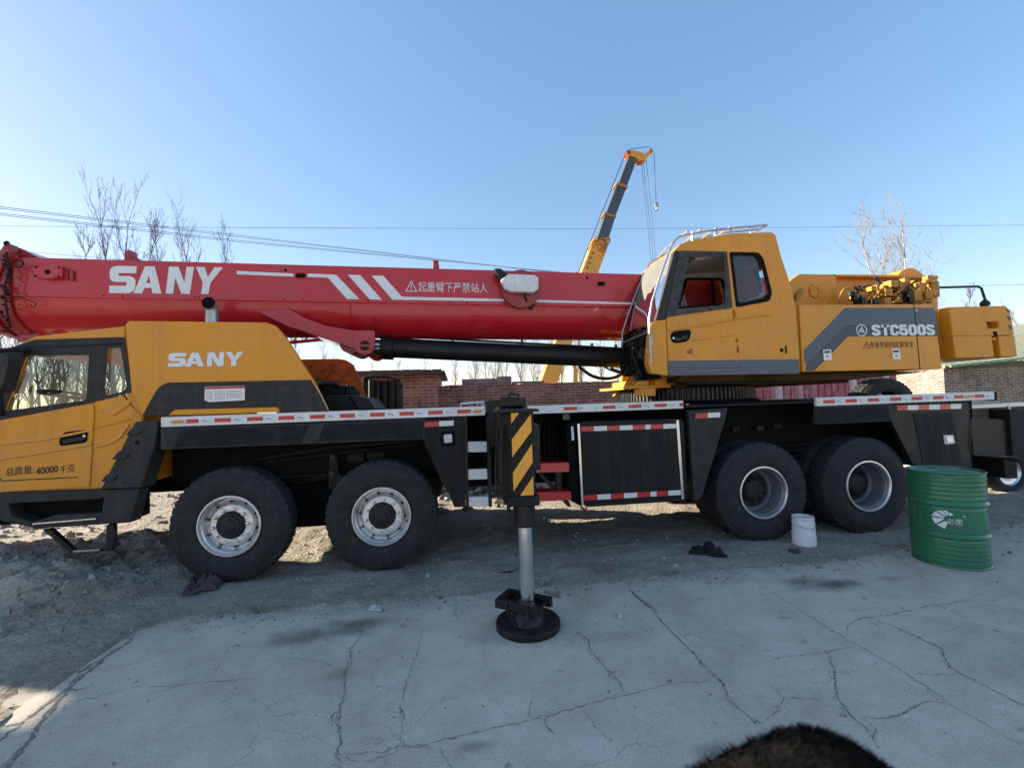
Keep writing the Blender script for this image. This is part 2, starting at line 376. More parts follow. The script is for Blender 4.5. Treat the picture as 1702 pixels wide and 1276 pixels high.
def grid_mesh(xs, ys, hf):
    X, Y = np.meshgrid(xs, ys); Z = hf(X, Y); n, k = len(xs), len(ys)
    V = np.stack([X.ravel(), Y.ravel(), Z.ravel()], 1)
    i = np.arange(n*k).reshape(k, n); F = np.stack([i[:-1,:-1].ravel(), i[:-1,1:].ravel(), i[1:,1:].ravel(), i[1:,:-1].ravel()], 1)
    me = bpy.data.meshes.new('m'); me.vertices.add(len(V)); me.vertices.foreach_set('co', V.ravel())
    me.loops.add(F.size); me.loops.foreach_set('vertex_index', F.ravel()); me.polygons.add(len(F))
    me.polygons.foreach_set('loop_start', np.arange(0, F.size, 4)); me.polygons.foreach_set('loop_total', np.full(len(F), 4))
    me.update(); me.validate(); me.polygons.foreach_set('use_smooth', [True]*len(me.polygons)); return me
def nodes(mt): return mt.node_tree.nodes, mt.node_tree.links
def ramp(n, pts):
    r = n.new('ShaderNodeValToRGB'); e = r.color_ramp.elements
    while len(e) > 1: e.remove(e[-1])
    e[0].position, e[0].color = pts[0][0], (*pts[0][1], 1)
    for p, c in pts[1:]: q = e.new(p); q.color = (*c, 1)
    return r
def dirt_mat():
    mt = bpy.data.materials.new('dirt'); mt.use_nodes = True; n, l = nodes(mt); b = n['Principled BSDF']
    g = n.new('ShaderNodeNewGeometry')
    a = n.new('ShaderNodeTexNoise'); a.inputs['Scale'].default_value = 1.3; a.inputs['Detail'].default_value = 9; a.inputs['Roughness'].default_value = .68; l.new(g.outputs['Position'], a.inputs['Vector'])
    r = ramp(n, [(.28,(.20,.168,.132)),(.45,(.31,.268,.218)),(.6,(.39,.343,.282)),(.8,(.47,.418,.35))]); l.new(a.outputs['Fac'], r.inputs[0])
    v = n.new('ShaderNodeTexVoronoi'); v.inputs['Scale'].default_value = 26; l.new(g.outputs['Position'], v.inputs['Vector'])
    f = n.new('ShaderNodeTexNoise'); f.inputs['Scale'].default_value = 45; f.inputs['Detail'].default_value = 8; f.inputs['Roughness'].default_value = .75; l.new(g.outputs['Position'], f.inputs['Vector'])
    m1 = n.new('ShaderNodeMix'); m1.data_type = 'RGBA'; m1.blend_type = 'OVERLAY'; m1.inputs[0].default_value = .75
    l.new(r.outputs[0], m1.inputs[6]); fr = ramp(n, [(.3,(.15,.15,.15)),(.72,(.85,.85,.83))]); l.new(f.outputs['Fac'], fr.inputs[0]); l.new(fr.outputs[0], m1.inputs[7])
    vr = ramp(n, [(.06,(.62,.60,.56)),(.16,(.28,.27,.25))])
    sp = n.new('ShaderNodeMix'); sp.data_type = 'RGBA'; st = n.new('ShaderNodeTexNoise'); st.inputs['Scale'].default_value = 9; st.inputs['Detail'].default_value = 3; l.new(g.outputs['Position'], st.inputs['Vector'])
    lt = n.new('ShaderNodeMath'); lt.operation = 'LESS_THAN'; lt.inputs[1].default_value = .17; l.new(v.outputs['Distance'], lt.inputs[0])
    gt = n.new('ShaderNodeMath'); gt.operation = 'GREATER_THAN'; gt.inputs[1].default_value = .60; l.new(st.outputs['Fac'], gt.inputs[0])
    mu = n.new('ShaderNodeMath'); mu.operation = 'MULTIPLY'; l.new(lt.outputs[0], mu.inputs[0]); l.new(gt.outputs[0], mu.inputs[1])
    l.new(mu.outputs[0], sp.inputs[0]); l.new(m1.outputs[2], sp.inputs[6]); sp.inputs[7].default_value = (.46,.43,.39,1)
    l.new(sp.outputs[2], b.inputs['Base Color']); b.inputs['Roughness'].default_value = .93; b.inputs['Specular IOR Level'].default_value = .2
    ad = n.new('ShaderNodeMath'); ad.operation = 'SUBTRACT'; l.new(f.outputs['Fac'], ad.inputs[0]); l.new(v.outputs['Distance'], ad.inputs[1])
    bp = n.new('ShaderNodeBump'); bp.inputs['Strength'].default_value = .6; bp.inputs['Distance'].default_value = .02; l.new(ad.outputs[0], bp.inputs['Height']); l.new(bp.outputs[0], b.inputs['Normal'])
    return mt
M['dirt'] = dirt_mat()
def seg(a, b, s): return list(np.arange(a, b, s))
xs = np.array([-900,-300,-120,-60,-35,-22,-15,-10,-8] + seg(-7,-4,.12) + seg(-4,1.2,.028) + seg(1.2,11.5,.06) + seg(11.5,16,.2) + [17,20,26,40,70,150,400,900])
ys = np.array([-300,-80,-30,-12,-6,-4,-3] + seg(-2.2,1.6,.03) + seg(1.6,5,.07) + seg(5,9,.2) + [9.5,10,11,12,14,17,20,25,30,40,60,100,200,500,1200])
gm = grid_mesh(xs, ys, gheight); gm.name = 'ground'; gm.materials.append(M['dirt'])
ground = bpy.data.objects.new('ground', gm); COL.objects.link(ground); struct(ground)

# concrete apron: slab with a ragged far edge, cracks filled with dirt
def concrete_mat():
    mt = bpy.data.materials.new('concrete'); mt.use_nodes = True; n, l = nodes(mt); b = n['Principled BSDF']
    g = n.new('ShaderNodeNewGeometry')
    def noise(s, d=8, r=.6):
        q = n.new('ShaderNodeTexNoise'); q.inputs['Scale'].default_value = s; q.inputs['Detail'].default_value = d; q.inputs['Roughness'].default_value = r; l.new(g.outputs['Position'], q.inputs['Vector']); return q
    a = noise(.55, 8, .65); r = ramp(n, [(.28,(.44,.378,.298)),(.5,(.565,.49,.39)),(.72,(.64,.56,.455))]); l.new(a.outputs['Fac'], r.inputs[0])
    f = noise(95, 6, .8); fr = ramp(n, [(.28,(.12,.12,.12)),(.5,(.5,.5,.5)),(.74,(.86,.86,.85))]); l.new(f.outputs['Fac'], fr.inputs[0])
    m1 = n.new('ShaderNodeMix'); m1.data_type = 'RGBA'; m1.blend_type = 'OVERLAY'; m1.inputs[0].default_value = .62; l.new(r.outputs[0], m1.inputs[6]); l.new(fr.outputs[0], m1.inputs[7])
    # streaky scuffs along one direction
    mp = n.new('ShaderNodeMapping'); mp.inputs['Rotation'].default_value = (0,0,rad(-24)); mp.inputs['Scale'].default_value = (2.2,4.5,1); l.new(g.outputs['Position'], mp.inputs['Vector'])
    s = n.new('ShaderNodeTexNoise'); s.inputs['Scale'].default_value = 3.2; s.inputs['Detail'].default_value = 7; s.inputs['Roughness'].default_value = .7; l.new(mp.outputs[0], s.inputs['Vector'])
    sr = ramp(n, [(.3,(.44,.44,.44)),(.55,(.51,.51,.51)),(.8,(.57,.57,.57))]); l.new(s.outputs['Fac'], sr.inputs[0])
    m2 = n.new('ShaderNodeMix'); m2.data_type = 'RGBA'; m2.blend_type = 'OVERLAY'; m2.inputs[0].default_value = .7; l.new(m1.outputs[2], m2.inputs[6]); l.new(sr.outputs[0], m2.inputs[7])
    out = m2.outputs[2]
    mo = noise(2.6, 9, .72); mr_ = ramp(n, [(.32,(.40,.39,.37)),(.5,(.5,.5,.5)),(.68,(.60,.60,.59))]); l.new(mo.outputs['Fac'], mr_.inputs[0]); m3 = n.new('ShaderNodeMix'); m3.data_type = 'RGBA'; m3.blend_type = 'OVERLAY'; m3.inputs[0].default_value = .8; l.new(out, m3.inputs[6]); l.new(mr_.outputs[0], m3.inputs[7]); out = m3.outputs[2]
    # dark oil stains with a shape of their own
    wv = noise(5, 5, .6)
    for (px, py, R, k) in ((598,1036,.17,.8),(545,1050,.26,.75),(505,1060,.20,.5),(575,1120,.12,.35),(1330,965,.16,.75),(1375,972,.22,.85),(1400,970,.14,.8),(870,1052,.36,.35),(1480,962,.10,.5),(690,1010,.18,.3),(1000,1060,.2,.25),(1195,1245,.10,.7),(790,1240,.07,.6)):
        q = atz(px, py); sx = 1.8
        vm = n.new('ShaderNodeVectorMath'); vm.operation = 'SUBTRACT'; l.new(g.outputs['Position'], vm.inputs[0]); vm.inputs[1].default_value = (q.x, q.y, 0)
        vs = n.new('ShaderNodeVectorMath'); vs.operation = 'MULTIPLY'; l.new(vm.outputs[0], vs.inputs[0]); vs.inputs[1].default_value = (1/sx, 1.4, 0)
        ln = n.new('ShaderNodeVectorMath'); ln.operation = 'LENGTH'; l.new(vs.outputs[0], ln.inputs[0])
        ma = n.new('ShaderNodeMath'); ma.operation = 'MULTIPLY_ADD'; l.new(wv.outputs['Fac'], ma.inputs[0]); ma.inputs[1].default_value = R*1.5; l.new(ln.outputs['Value'], ma.inputs[2])
        mr = n.new('ShaderNodeMapRange'); mr.inputs[1].default_value = R*.9; mr.inputs[2].default_value = R*1.75; mr.inputs[3].default_value = k*.7; mr.inputs[4].default_value = 0; l.new(ma.outputs[0], mr.inputs[0])
        mm = n.new('ShaderNodeMix'); mm.data_type = 'RGBA'; l.new(mr.outputs[0], mm.inputs[0]); l.new(out, mm.inputs[6]); mm.inputs[7].default_value = (.045,.045,.042,1); out = mm.outputs[2]
    # dirt spread over it near the ragged edge
    dn = noise(2.2, 9, .7)
    sx_ = n.new('ShaderNodeSeparateXYZ'); l.new(g.outputs['Position'], sx_.inputs[0])
    me_ = n.new('ShaderNodeMath'); me_.operation = 'MULTIPLY_ADD'; l.new(dn.outputs['Fac'], me_.inputs[0]); me_.inputs[1].default_value = 1.3
    xn = n.new('ShaderNodeMapRange'); xn.inputs[1].default_value = -1.5; xn.inputs[2].default_value = 10.5; l.new(sx_.outputs['X'], xn.inputs[0])
    fc_ = n.new('ShaderNodeFloatCurve'); cv = fc_.mapping.curves[0]; xs_ = [-1.5,-.8,-.45,-.25,0,.3,.7,2,4,5.5,7,8.2,10.5]; ys_ = [(float(np.interp(v, EX, EY))+3)/5 for v in xs_]
    cv.points[0].location = (0, ys_[0]); cv.points[1].location = (1, ys_[-1])
    for v, y_ in zip(xs_[1:-1], ys_[1:-1]): cv.points.new((v+1.5)/12, y_)
    for p_ in cv.points: p_.handle_type = 'VECTOR'
    fc_.mapping.update(); l.new(xn.outputs[0], fc_.inputs['Value'])
    ed_ = n.new('ShaderNodeMath'); ed_.operation = 'MULTIPLY_ADD'; l.new(fc_.outputs[0], ed_.inputs[0]); ed_.inputs[1].default_value = -5.; ed_.inputs[2].default_value = 3.
    ey_ = n.new('ShaderNodeMath'); l.new(ed_.outputs[0], ey_.inputs[0]); l.new(sx_.outputs['Y'], ey_.inputs[1]); l.new(ey_.outputs[0], me_.inputs[2])
    mr = n.new('ShaderNodeMapRange'); mr.inputs[1].default_value = .42; mr.inputs[2].default_value = .80; mr.inputs[4].default_value = .9; l.new(me_.outputs[0], mr.inputs[0])
    mm = n.new('ShaderNodeMix'); mm.data_type = 'RGBA'; l.new(mr.outputs[0], mm.inputs[0]); l.new(out, mm.inputs[6]); mm.inputs[7].default_value = (.35,.305,.248,1); out = mm.outputs[2]
    # hairline cracks
    vo = n.new('ShaderNodeTexVoronoi'); vo.feature = 'DISTANCE_TO_EDGE'; vo.inputs['Scale'].default_value = 1.5
    wd = n.new('ShaderNodeVectorMath'); wd.operation = 'MULTIPLY_ADD'; wn = noise(4, 6, .65); l.new(wn.outputs['Color'], wd.inputs[0]); wd.inputs[1].default_value = (.35,.35,0); l.new(g.outputs['Position'], wd.inputs[2]); l.new(wd.outputs[0], vo.inputs['Vector'])
    hr = n.new('ShaderNodeMapRange'); hr.inputs[1].default_value = 0; hr.inputs[2].default_value = .008; hr.inputs[3].default_value = .55; hr.inputs[4].default_value = 0; l.new(vo.outputs['Distance'], hr.inputs[0])
    gk = noise(1.1, 3); gg = n.new('ShaderNodeMapRange'); gg.inputs[1].default_value = .5; gg.inputs[2].default_value = .62; l.new(gk.outputs['Fac'], gg.inputs[0])
    hm = n.new('ShaderNodeMath'); hm.operation = 'MULTIPLY'; l.new(hr.outputs[0], hm.inputs[0]); l.new(gg.outputs[0], hm.inputs[1])
    mm = n.new('ShaderNodeMix'); mm.data_type = 'RGBA'; l.new(hm.outputs[0], mm.inputs[0]); l.new(out, mm.inputs[6]); mm.inputs[7].default_value = (.12,.115,.11,1); out = mm.outputs[2]
    l.new(out, b.inputs['Base Color']); b.inputs['Roughness'].default_value = .85; b.inputs['Specular IOR Level'].default_value = .35
    bn = noise(55, 8, .75); bp = n.new('ShaderNodeBump'); bp.inputs['Strength'].default_value = .55; bp.inputs['Distance'].default_value = .008; l.new(bn.outputs['Fac'], bp.inputs['Height']); l.new(bp.outputs[0], b.inputs['Normal'])
    return mt
M['concrete'] = concrete_mat()
M['crack'] = mat('crack dirt', (.23,.203,.168), .95, var=.4, vscale=20)
def jag(pts, step, amp):
    out = []
    for i in range(len(pts)-1):
        a, b = Vector(pts[i][:2]), Vector(pts[i+1][:2]); L = (b-a).length; k = max(1, int(L/step)); nrm = Vector((-(b-a).y, (b-a).x))/max(L,1e-6)
        for j in range(k):
            q = a.lerp(b, j/k)
            if j or i == 0: q = q + nrm*random.gauss(0, amp)
            out.append(q)
    out.append(Vector(pts[-1][:2])); return out
slab_edge = jag([(q.x, q.y) for q in EDGE], .07, .018)
slab = MB(); outl = [(q.x, q.y) for q in slab_edge] + [(40, 4), (60,-30), (-30,-30), (-14,-9)]
tr = tessellate_polygon([[Vector((a, b, 0)) for a, b in outl]])
slab.add([(a, b, 0) for a, b in outl] + [(a, b, -.12) for a, b in outl], [tuple(t) for t in tr] + [(i, (i+1)%len(outl), (i+1)%len(outl)+len(outl), i+len(outl)) for i in range(len(outl))], 0, False)
def A(u, v, k, ox, oy): return (ox+u/k, oy+v/k)
C3 = lambda *p: [A(u, v, 2.837, 500, 900) for u, v in p]
C4 = lambda *p: [A(u, v, 2.61, 1050, 900) for u, v in p]
CR = [(C3((285,420),(240,510),(215,590),(205,680),(190,760),(180,850),(185,920),(175,1000),(180,1080),(160,1180)), .011),
 (C3((570,420),(560,480),(535,560),(495,670),(470,770),(485,830),(470,950)), .008),
 (C3((175,990),(260,1000),(400,990),(470,960),(560,970),(640,940),(740,915),(860,890),(1060,845),(1240,795),(1400,755),(1560,715),(1702,680)) + C4((150,620),(350,600)), .008),
 (C3((175,1040),(320,1035),(430,1000),(470,950)), .006),
 (C3((1300,420),(1370,510),(1430,590),(1500,660),(1530,715)), .009),
 (C3((1540,200),(1590,270),(1660,320)) + C4((0,215),(100,295),(160,380),(240,460),(320,540),(390,610),(430,690),(520,770),(600,860)), .011),
 (C4((420,120),(620,225),(800,340),(950,430),(1150,545),(1310,650),(1400,715),(1550,800),(1702,890),(1900,1010)), .007),
 (C4((560,500),(640,500),(760,490),(850,475),(960,450)), .006), (C4((855,480),(880,560),(880,640),(900,690),(960,760),(1010,800),(1080,900)), .010),
 (C4((1010,780),(1180,740),(1290,690),(1400,710)), .008), (C4((900,380),(1000,330),(1060,325),(1230,295),(1380,270),(1500,240)), .008),
 (C4((1060,335),(1200,395),(1340,460),(1370,530),(1420,570),(1560,640),(1702,710),(1900,790)), .010), (C4((480,790),(560,785),(620,740),(660,680),(610,620)), .006), (C4((660,680),(780,680),(860,715)), .005),
 (C3((320,410),(450,385),(580,360)), .006), (C3((700,380),(860,385)), .005), (C3((-80,548),(0,555),(90,565),(180,600)), .006), (C3((740,300),(755,380)), .007), (C3((670,960),(690,1030),(720,1100)), .006), (C3((1070,840),(1080,780),(1100,730)), .005), (C3((1240,210),(1330,270),(1420,340)), .006), (C3((1320,800),(1400,880),(1470,950)), .005), (C4((1180,570),(1400,575)), .005), (C4((560,320),(700,330),(800,345)), .005),(C4((1380,290),(1500,360),(1702,430)), .006),
 ([(228,1052),(165,1100),(100,1160),(60,1210),(10,1276),(-30,1330)], .030), ([(205,1075),(150,1105),(90,1160),(0,1230),(-40,1262)], .020), ([(100,1165),(150,1160),(230,1140),(430,1128)], .006)]
def strip(path, wd, z=.0025, mi=1):
    n = len(path); vs = []
    for i, q in enumerate(path):
        t = (path[min(i+1,n-1)]-path[max(i-1,0)]).normalized(); nr = Vector((-t.y, t.x)); k = wd*random.uniform(.15, 1.3)*min(1, .35+4*min(i, n-1-i)/n)
        if random.random() < .06: k *= 2.4
        vs += [(q.x+nr.x*k/2, q.y+nr.y*k/2, z), (q.x-nr.x*k/2, q.y-nr.y*k/2, z)]
    slab.add(vs, [(2*i, 2*i+1, 2*i+3, 2*i+2) for i in range(n-1)], mi, False)
for k, (pp, wd) in enumerate(CR):
    w0 = [atz(x, y) for x, y in pp]; path = jag(jag(w0, .12, .016), .018, .0055); strip(path, wd*.62, .0022+.00002*k)
    if wd > .0085:
        p2 = [a_+Vector((random.gauss(0,.006)+.016*math.sin(i_*.35), random.gauss(0,.006)+.012*math.cos(i_*.27))) for i_, a_ in enumerate(path)]; strip(p2, wd*.30, .0016+.00002*k)
        for a_ in path:
            if random.random() < .22: b_ = a_+Vector((random.gauss(0,.014), random.gauss(0,.014))); strip([b_, b_+Vector((random.gauss(0,.018), random.gauss(0,.018)))], random.uniform(.004,.010), .0013)
    for _ in range(int(len(path)/40)):
        i = random.randrange(2, len(path)-2); a = random.uniform(0, 6.28); L = random.uniform(.06, .22)
        q = path[i]; strip(jag([q, q+Vector((math.cos(a), math.sin(a)))*L*.5, q+Vector((math.cos(a+.5), math.sin(a+.5)))*L], .03, .008), wd*.5, .0018+.00001*random.randrange(30))
for (x0, y0, x1, y1, n_) in ((275,1212,350,1186,9),(400,1158,462,1132,8),(1440,1150,1520,1190,6),(900,1180,980,1170,5),(1150,1060,1230,1080,5),(620,1150,690,1130,5)):
    for _ in range(n_):
        t = random.random(); c = atz(x0+(x1-x0)*t+random.gauss(0,6), y0+(y1-y0)*t+random.gauss(0,5)); d = (atz(x1,y1)-atz(x0,y0)).normalized(); c = Vector((c.x,c.y)); d = Vector((d.x,d.y)); d.rotate(Matrix.Rotation(random.gauss(0,.5),2))
        strip(jag([c-d*random.uniform(.02,.07), c, c+d*random.uniform(.02,.07)], .015, .004), random.uniform(.003,.008), .0011+.00001*random.randrange(20), 2)
M['scuff'] = mat('pale scuff', (.66,.62,.56), .9, var=.2, vscale=40)
slab_o = slab.build('concrete_apron', ['concrete', 'crack', 'scuff'], smooth=False); struct(slab_o)
# chips and pebbles lying about (uncountable)
def stones(name, mats, pts, label):
    mb = MB()
    for (x, y, s) in pts:
        z = float(gheight(x, y)) if np.interp(x, EX, EY) < y else 0.
        a = random.uniform(0, 3.1); ca, sa = math.cos(a), math.sin(a); sx, sy, sz = s*random.uniform(.7,1.5), s*random.uniform(.5,1), s*random.uniform(.5,.95)
        vs = []
        for (i, j, k) in ((-1,-1,-.3),(1,-1,-.3),(1,1,-.3),(-1,1,-.3),(-.6,-.7,1),(.7,-.5,.8),(.5,.7,1),(-.7,.5,.7)):
            i += random.uniform(-.3,.3); j += random.uniform(-.3,.3); k *= random.uniform(.7,1.1)
            vs.append((x+(i*sx*ca-j*sy*sa)/2, y+(i*sx*sa+j*sy*ca)/2, z+k*sz/1.3))
        mb.add(vs, [(0,3,2,1),(4,5,6,7),(0,1,5,4),(1,2,6,5),(2,3,7,6),(3,0,4,7)], random.randrange(len(mats)), False)
    o = mb.build(name, mats, smooth=False); tag(o, label, None, kind='stuff'); return o
M['stone1'] = mat('grey stone', (.30,.285,.26), .95, var=.3, vscale=20, bump=.5, bscale=80); M['stone2'] = mat('dark clod', (.19,.175,.155), .95, var=.4, vscale=20, bump=.5, bscale=80); M['stone3'] = mat('pale chip', (.36,.35,.33), .9, var=.2, vscale=20)
pts = []
for _ in range(2200):
    x = random.uniform(-4.2, .1); y = random.uniform(-1.5, 1.2)
    if mound(x, y) > random.uniform(.05, .5): pts.append((x, y, random.choice((.012,.015,.02,.02,.03,.04,.06))*random.uniform(.6,1.3)))
for _ in range(900): pts.append((random.uniform(-7.5,-.2), random.uniform(1.1,5.5), random.choice((.02,.03,.04,.06,.09))*random.uniform(.6,1.3)))
stones('rubble', ['dirt','stone1','dirt','stone2'], pts, 'heap of broken asphalt and concrete rubble beside the front wheel')
pts = [(random.uniform(-.3,11), random.gauss(.1,.9), random.choice((.008,.012,.012,.018,.03))*random.uniform(.6,1.3)) for _ in range(1300)]
pts += [(random.uniform(-1.5,8), random.uniform(-3.2,-.7), random.choice((.006,.008,.012,.016))*random.uniform(.6,1.3)) for _ in range(520)]
for _ in range(1500):
    x = random.uniform(-.5, 10); pts.append((x, float(np.interp(x, EX, EY))-abs(random.gauss(0,.16))+.05, random.choice((.006,.008,.010,.014,.02))*random.uniform(.6,1.3)))
stones('gravel', ['dirt','stone2','stone1','stone3'], pts, 'grey gravel and clods strewn over the dirt')

# brickwork
def brick_mat(name, c1, c2, mortar, ms=.010, soot=.5):
    mt = bpy.data.materials.new(name); mt.use_nodes = True; n, l = nodes(mt); b = n['Principled BSDF']
    g = n.new('ShaderNodeNewGeometry'); s = n.new('ShaderNodeSeparateXYZ'); l.new(g.outputs['Position'], s.inputs[0])
    u = n.new('ShaderNodeMath'); l.new(s.outputs['X'], u.inputs[0]); l.new(s.outputs['Y'], u.inputs[1])
    wn = n.new('ShaderNodeTexNoise'); wn.inputs['Scale'].default_value = 5; wn.inputs['Detail'].default_value = 4; l.new(g.outputs['Position'], wn.inputs['Vector'])
    wa = n.new('ShaderNodeMath'); wa.operation = 'MULTIPLY_ADD'; l.new(wn.outputs['Fac'], wa.inputs[0]); wa.inputs[1].default_value = .018; l.new(s.outputs['Z'], wa.inputs[2])
    c = n.new('ShaderNodeCombineXYZ'); l.new(u.outputs[0], c.inputs[0]); l.new(wa.outputs[0], c.inputs[1])
    br = n.new('ShaderNodeTexBrick'); br.inputs['Scale'].default_value = 1; br.inputs['Brick Width'].default_value = .245; br.inputs['Row Height'].default_value = .065; br.inputs['Mortar Size'].default_value = ms; br.inputs['Mortar Smooth'].default_value = .3; br.inputs['Bias'].default_value = -.1
    br.inputs['Color1'].default_value = (*c1,1); br.inputs['Color2'].default_value = (*c2,1); br.inputs['Mortar'].default_value = (*mortar,1); l.new(c.outputs[0], br.inputs['Vector'])
    no = n.new('ShaderNodeTexNoise'); no.inputs['Scale'].default_value = 3.5; no.inputs['Detail'].default_value = 9; no.inputs['Roughness'].default_value = .75; l.new(g.outputs['Position'], no.inputs['Vector'])
    r = ramp(n, [(.3,(.55-soot*.3,)*3),(.55,(1,1,1)),(.75,(1.25,1.2,1.15))]); l.new(no.outputs['Fac'], r.inputs[0])
    mx = n.new('ShaderNodeMix'); mx.data_type = 'RGBA'; mx.blend_type = 'MULTIPLY'; mx.inputs[0].default_value = 1; l.new(br.outputs['Color'], mx.inputs[6]); l.new(r.outputs[0], mx.inputs[7])
    l.new(mx.outputs[2], b.inputs['Base Color']); b.inputs['Roughness'].default_value = .95; b.inputs['Specular IOR Level'].default_value = .15
    ad = n.new('ShaderNodeMath'); ad.operation = 'MULTIPLY_ADD'; l.new(no.outputs['Fac'], ad.inputs[0]); ad.inputs[1].default_value = .5; iv = n.new('ShaderNodeMath'); iv.operation = 'SUBTRACT'; iv.inputs[0].default_value = 1; l.new(br.outputs['Fac'], iv.inputs[1]); l.new(iv.outputs[0], ad.inputs[2])
    bp = n.new('ShaderNodeBump'); bp.inputs['Strength'].default_value = .8; bp.inputs['Distance'].default_value = .012; l.new(ad.outputs[0], bp.inputs['Height']); l.new(bp.outputs[0], b.inputs['Normal'])
    return mt
M['brick'] = brick_mat('red brick', (.36,.215,.17), (.19,.115,.098), (.44,.40,.35), .012)
M['brickbrown'] = brick_mat('brown brick', (.26,.185,.135), (.16,.118,.09), (.46,.41,.34), .013, .7)
M['roofslate'] = mat('weathered roof board', (.13,.12,.11), .9, var=.35, vscale=6, bump=.4, bscale=30)
M['cblock'] = mat('old concrete block', (.26,.25,.235), .95, var=.25, vscale=6, bump=.4, bscale=40)
# long yard wall
WY = 5.0
ytop = lambda x: float(np.interp(x, [1.6, 7.4], [at(735,640,WY).z, at(1060,633,WY).z]))
wl = MB(); prof = [(1.70,-.2),(7.6,-.2),(7.6,ytop(7.5))]
for x in np.arange(7.35, 1.75, -.245): prof += [(x+.12, ytop(x)+.0*random.random()), (x, ytop(x)+random.choice((0,0,0,-.02,.012)))]
prof += [(1.70, ytop(1.7))]
wl.prism(prof, WY, WY+.24)
wall = wl.build('brick_wall', 'brick', smooth=False); tag(wall, 'long low red brick yard wall running behind the crane', 'wall')
for i, (x0, x1, y0, y1, lab, cat) in enumerate(((825,850,625,637,'square pale concrete block set on top of the brick wall','block'),(768,824,628.5,637,'long flat concrete slab lying along the brick wall top, left of the block','slab'),(852,905,632.5,637,'thin grey concrete strip lying on the brick wall top, right of the block','slab'))):
    a = at(x0, y1, WY+.02); b_ = at(x1, y0, WY+.02); mb = MB(); zb = max(ytop(a.x), ytop(b_.x))+.002
    if i == 0:
        pr = rpoly([(a.x,zb),(b_.x,zb),(b_.x,b_.z),(a.x,b_.z)], .02, 2); mb.prism(pr, WY+.02, WY+.2); mb.tube([(a.x+.24+.07*math.cos(t), WY+.018, (zb+b_.z)/2+.045*math.sin(t)) for t in np.linspace(.6, 5.6, 12)], .012, 6)
    else: mb.box((a.x, WY+.02, zb), (b_.x, WY+.2, max(b_.z, zb+.03)))
    tag(mb.build('concrete_block' if i == 0 else 'concrete_slab', 'cblock', bevel=.01), lab, cat)
# left brick shed with a board roof
sh = empty('brick_shed', (.5, 4.4, 0)); tag(sh, 'small red brick shed with a flat board roof behind the crane deck', 'shed')
SY = 4.4; xr = at(727, 640, SY).x; zt = at(690, 622, SY).z; mb = MB(); mb.box((-1.2, SY, -.2), (xr, SY+.24, zt)); mb.box((xr-.24, SY+.24, -.2), (xr, SY+3, zt)); mb.box((-1.2, SY+.24, -.2), (-.96, SY+3, zt)); P('wall', mb, 'brick', sh, smooth=False)
for o in sh.children: o.location = (-.5, -4.4, 0)
mb = MB(); z1 = at(690, 613, SY-.15).z; mb.box((-1.4, SY-.2, zt+.003), (xr+.16, SY+3.2, zt+.05)); 
for x in np.arange(-1.4, xr+.1, .2): mb.box((x, SY-.22, zt+.051), (x+.185, SY+3.2, zt+.075+.012*random.random()))
r_ = P('roof', mb, 'roofslate', sh, smooth=False, bevel=.006); r_.location = (-.5, -4.4, 0)
# pink-and-white sheet hoarding
def sheet_mat():
    mt = mat('pink sheet metal', (.5,.1,.15), .45, var=.15, vscale=5, dust=.2); n, l = nodes(mt); b = n['Principled BSDF']
    g = n.new('ShaderNodeNewGeometry'); s = n.new('ShaderNodeSeparateXYZ'); l.new(g.outputs['Position'], s.inputs[0])
    dv = n.new('ShaderNodeMath'); dv.operation = 'DIVIDE'; l.new(s.outputs['X'], dv.inputs[0]); dv.inputs[1].default_value = .185
    fl = n.new('ShaderNodeMath'); fl.operation = 'FLOOR'; l.new(dv.outputs[0], fl.inputs[0])
    wn = n.new('ShaderNodeTexWhiteNoise'); wn.noise_dimensions = '1D'; l.new(fl.outputs[0], wn.inputs['W'])
    r = ramp(n, [(0,(.30,.075,.10)),(.3,(.34,.13,.16)),(.5,(.38,.22,.25)),(.68,(.46,.44,.45)),(.86,(.27,.06,.085))]); r.color_ramp.interpolation = 'CONSTANT'; l.new(wn.outputs['Value'], r.inputs[0])
    no = n.new('ShaderNodeTexNoise'); no.inputs['Scale'].default_value = 8; no.inputs['Detail'].default_value = 8; l.new(g.outputs['Position'], no.inputs['Vector'])
    m2 = n.new('ShaderNodeMix'); m2.data_type = 'RGBA'; mr = n.new('ShaderNodeMapRange'); mr.inputs[1].default_value = .5; mr.inputs[2].default_value = .75; mr.inputs[4].default_value = .5; l.new(no.outputs['Fac'], mr.inputs[0]); l.new(mr.outputs[0], m2.inputs[0]); l.new(r.outputs[0], m2.inputs[6]); m2.inputs[7].default_value = (.5,.42,.42,1)
    l.new(m2.outputs[2], b.inputs['Base Color']); return mt
M['sheet'] = sheet_mat()
mb = MB(); hx0, hx1 = 7.64, 13.2; xx = hx0
fr_, bk_ = [], []
while xx < hx1:
    fr_ += [(xx, 5.25), (xx+.15, 5.25), (xx+.16, 5.27), (xx+.175, 5.27)]; xx += .185
hz = at(1520, 600, 5.25).z
vs = [(x, y, 0) for x, y in fr_] + [(x, y, hz) for x, y in fr_] + [(x, y+.01, 0) for x, y in fr_] + [(x, y+.01, hz) for x, y in fr_]; n_ = len(fr_)
mb.add(vs, [(i, i+1, n_+i+1, n_+i) for i in range(n_-1)] + [(2*n_+i, 3*n_+i, 3*n_+i+1, 2*n_+i+1) for i in range(n_-1)] + [(n_+i, n_+i+1, 3*n_+i+1, 3*n_+i) for i in range(n_-1)], 0, False)
tag(mb.build('sheet_fence', 'sheet', smooth=False), 'pink and white corrugated sheet fence behind the turntable', 'fence')
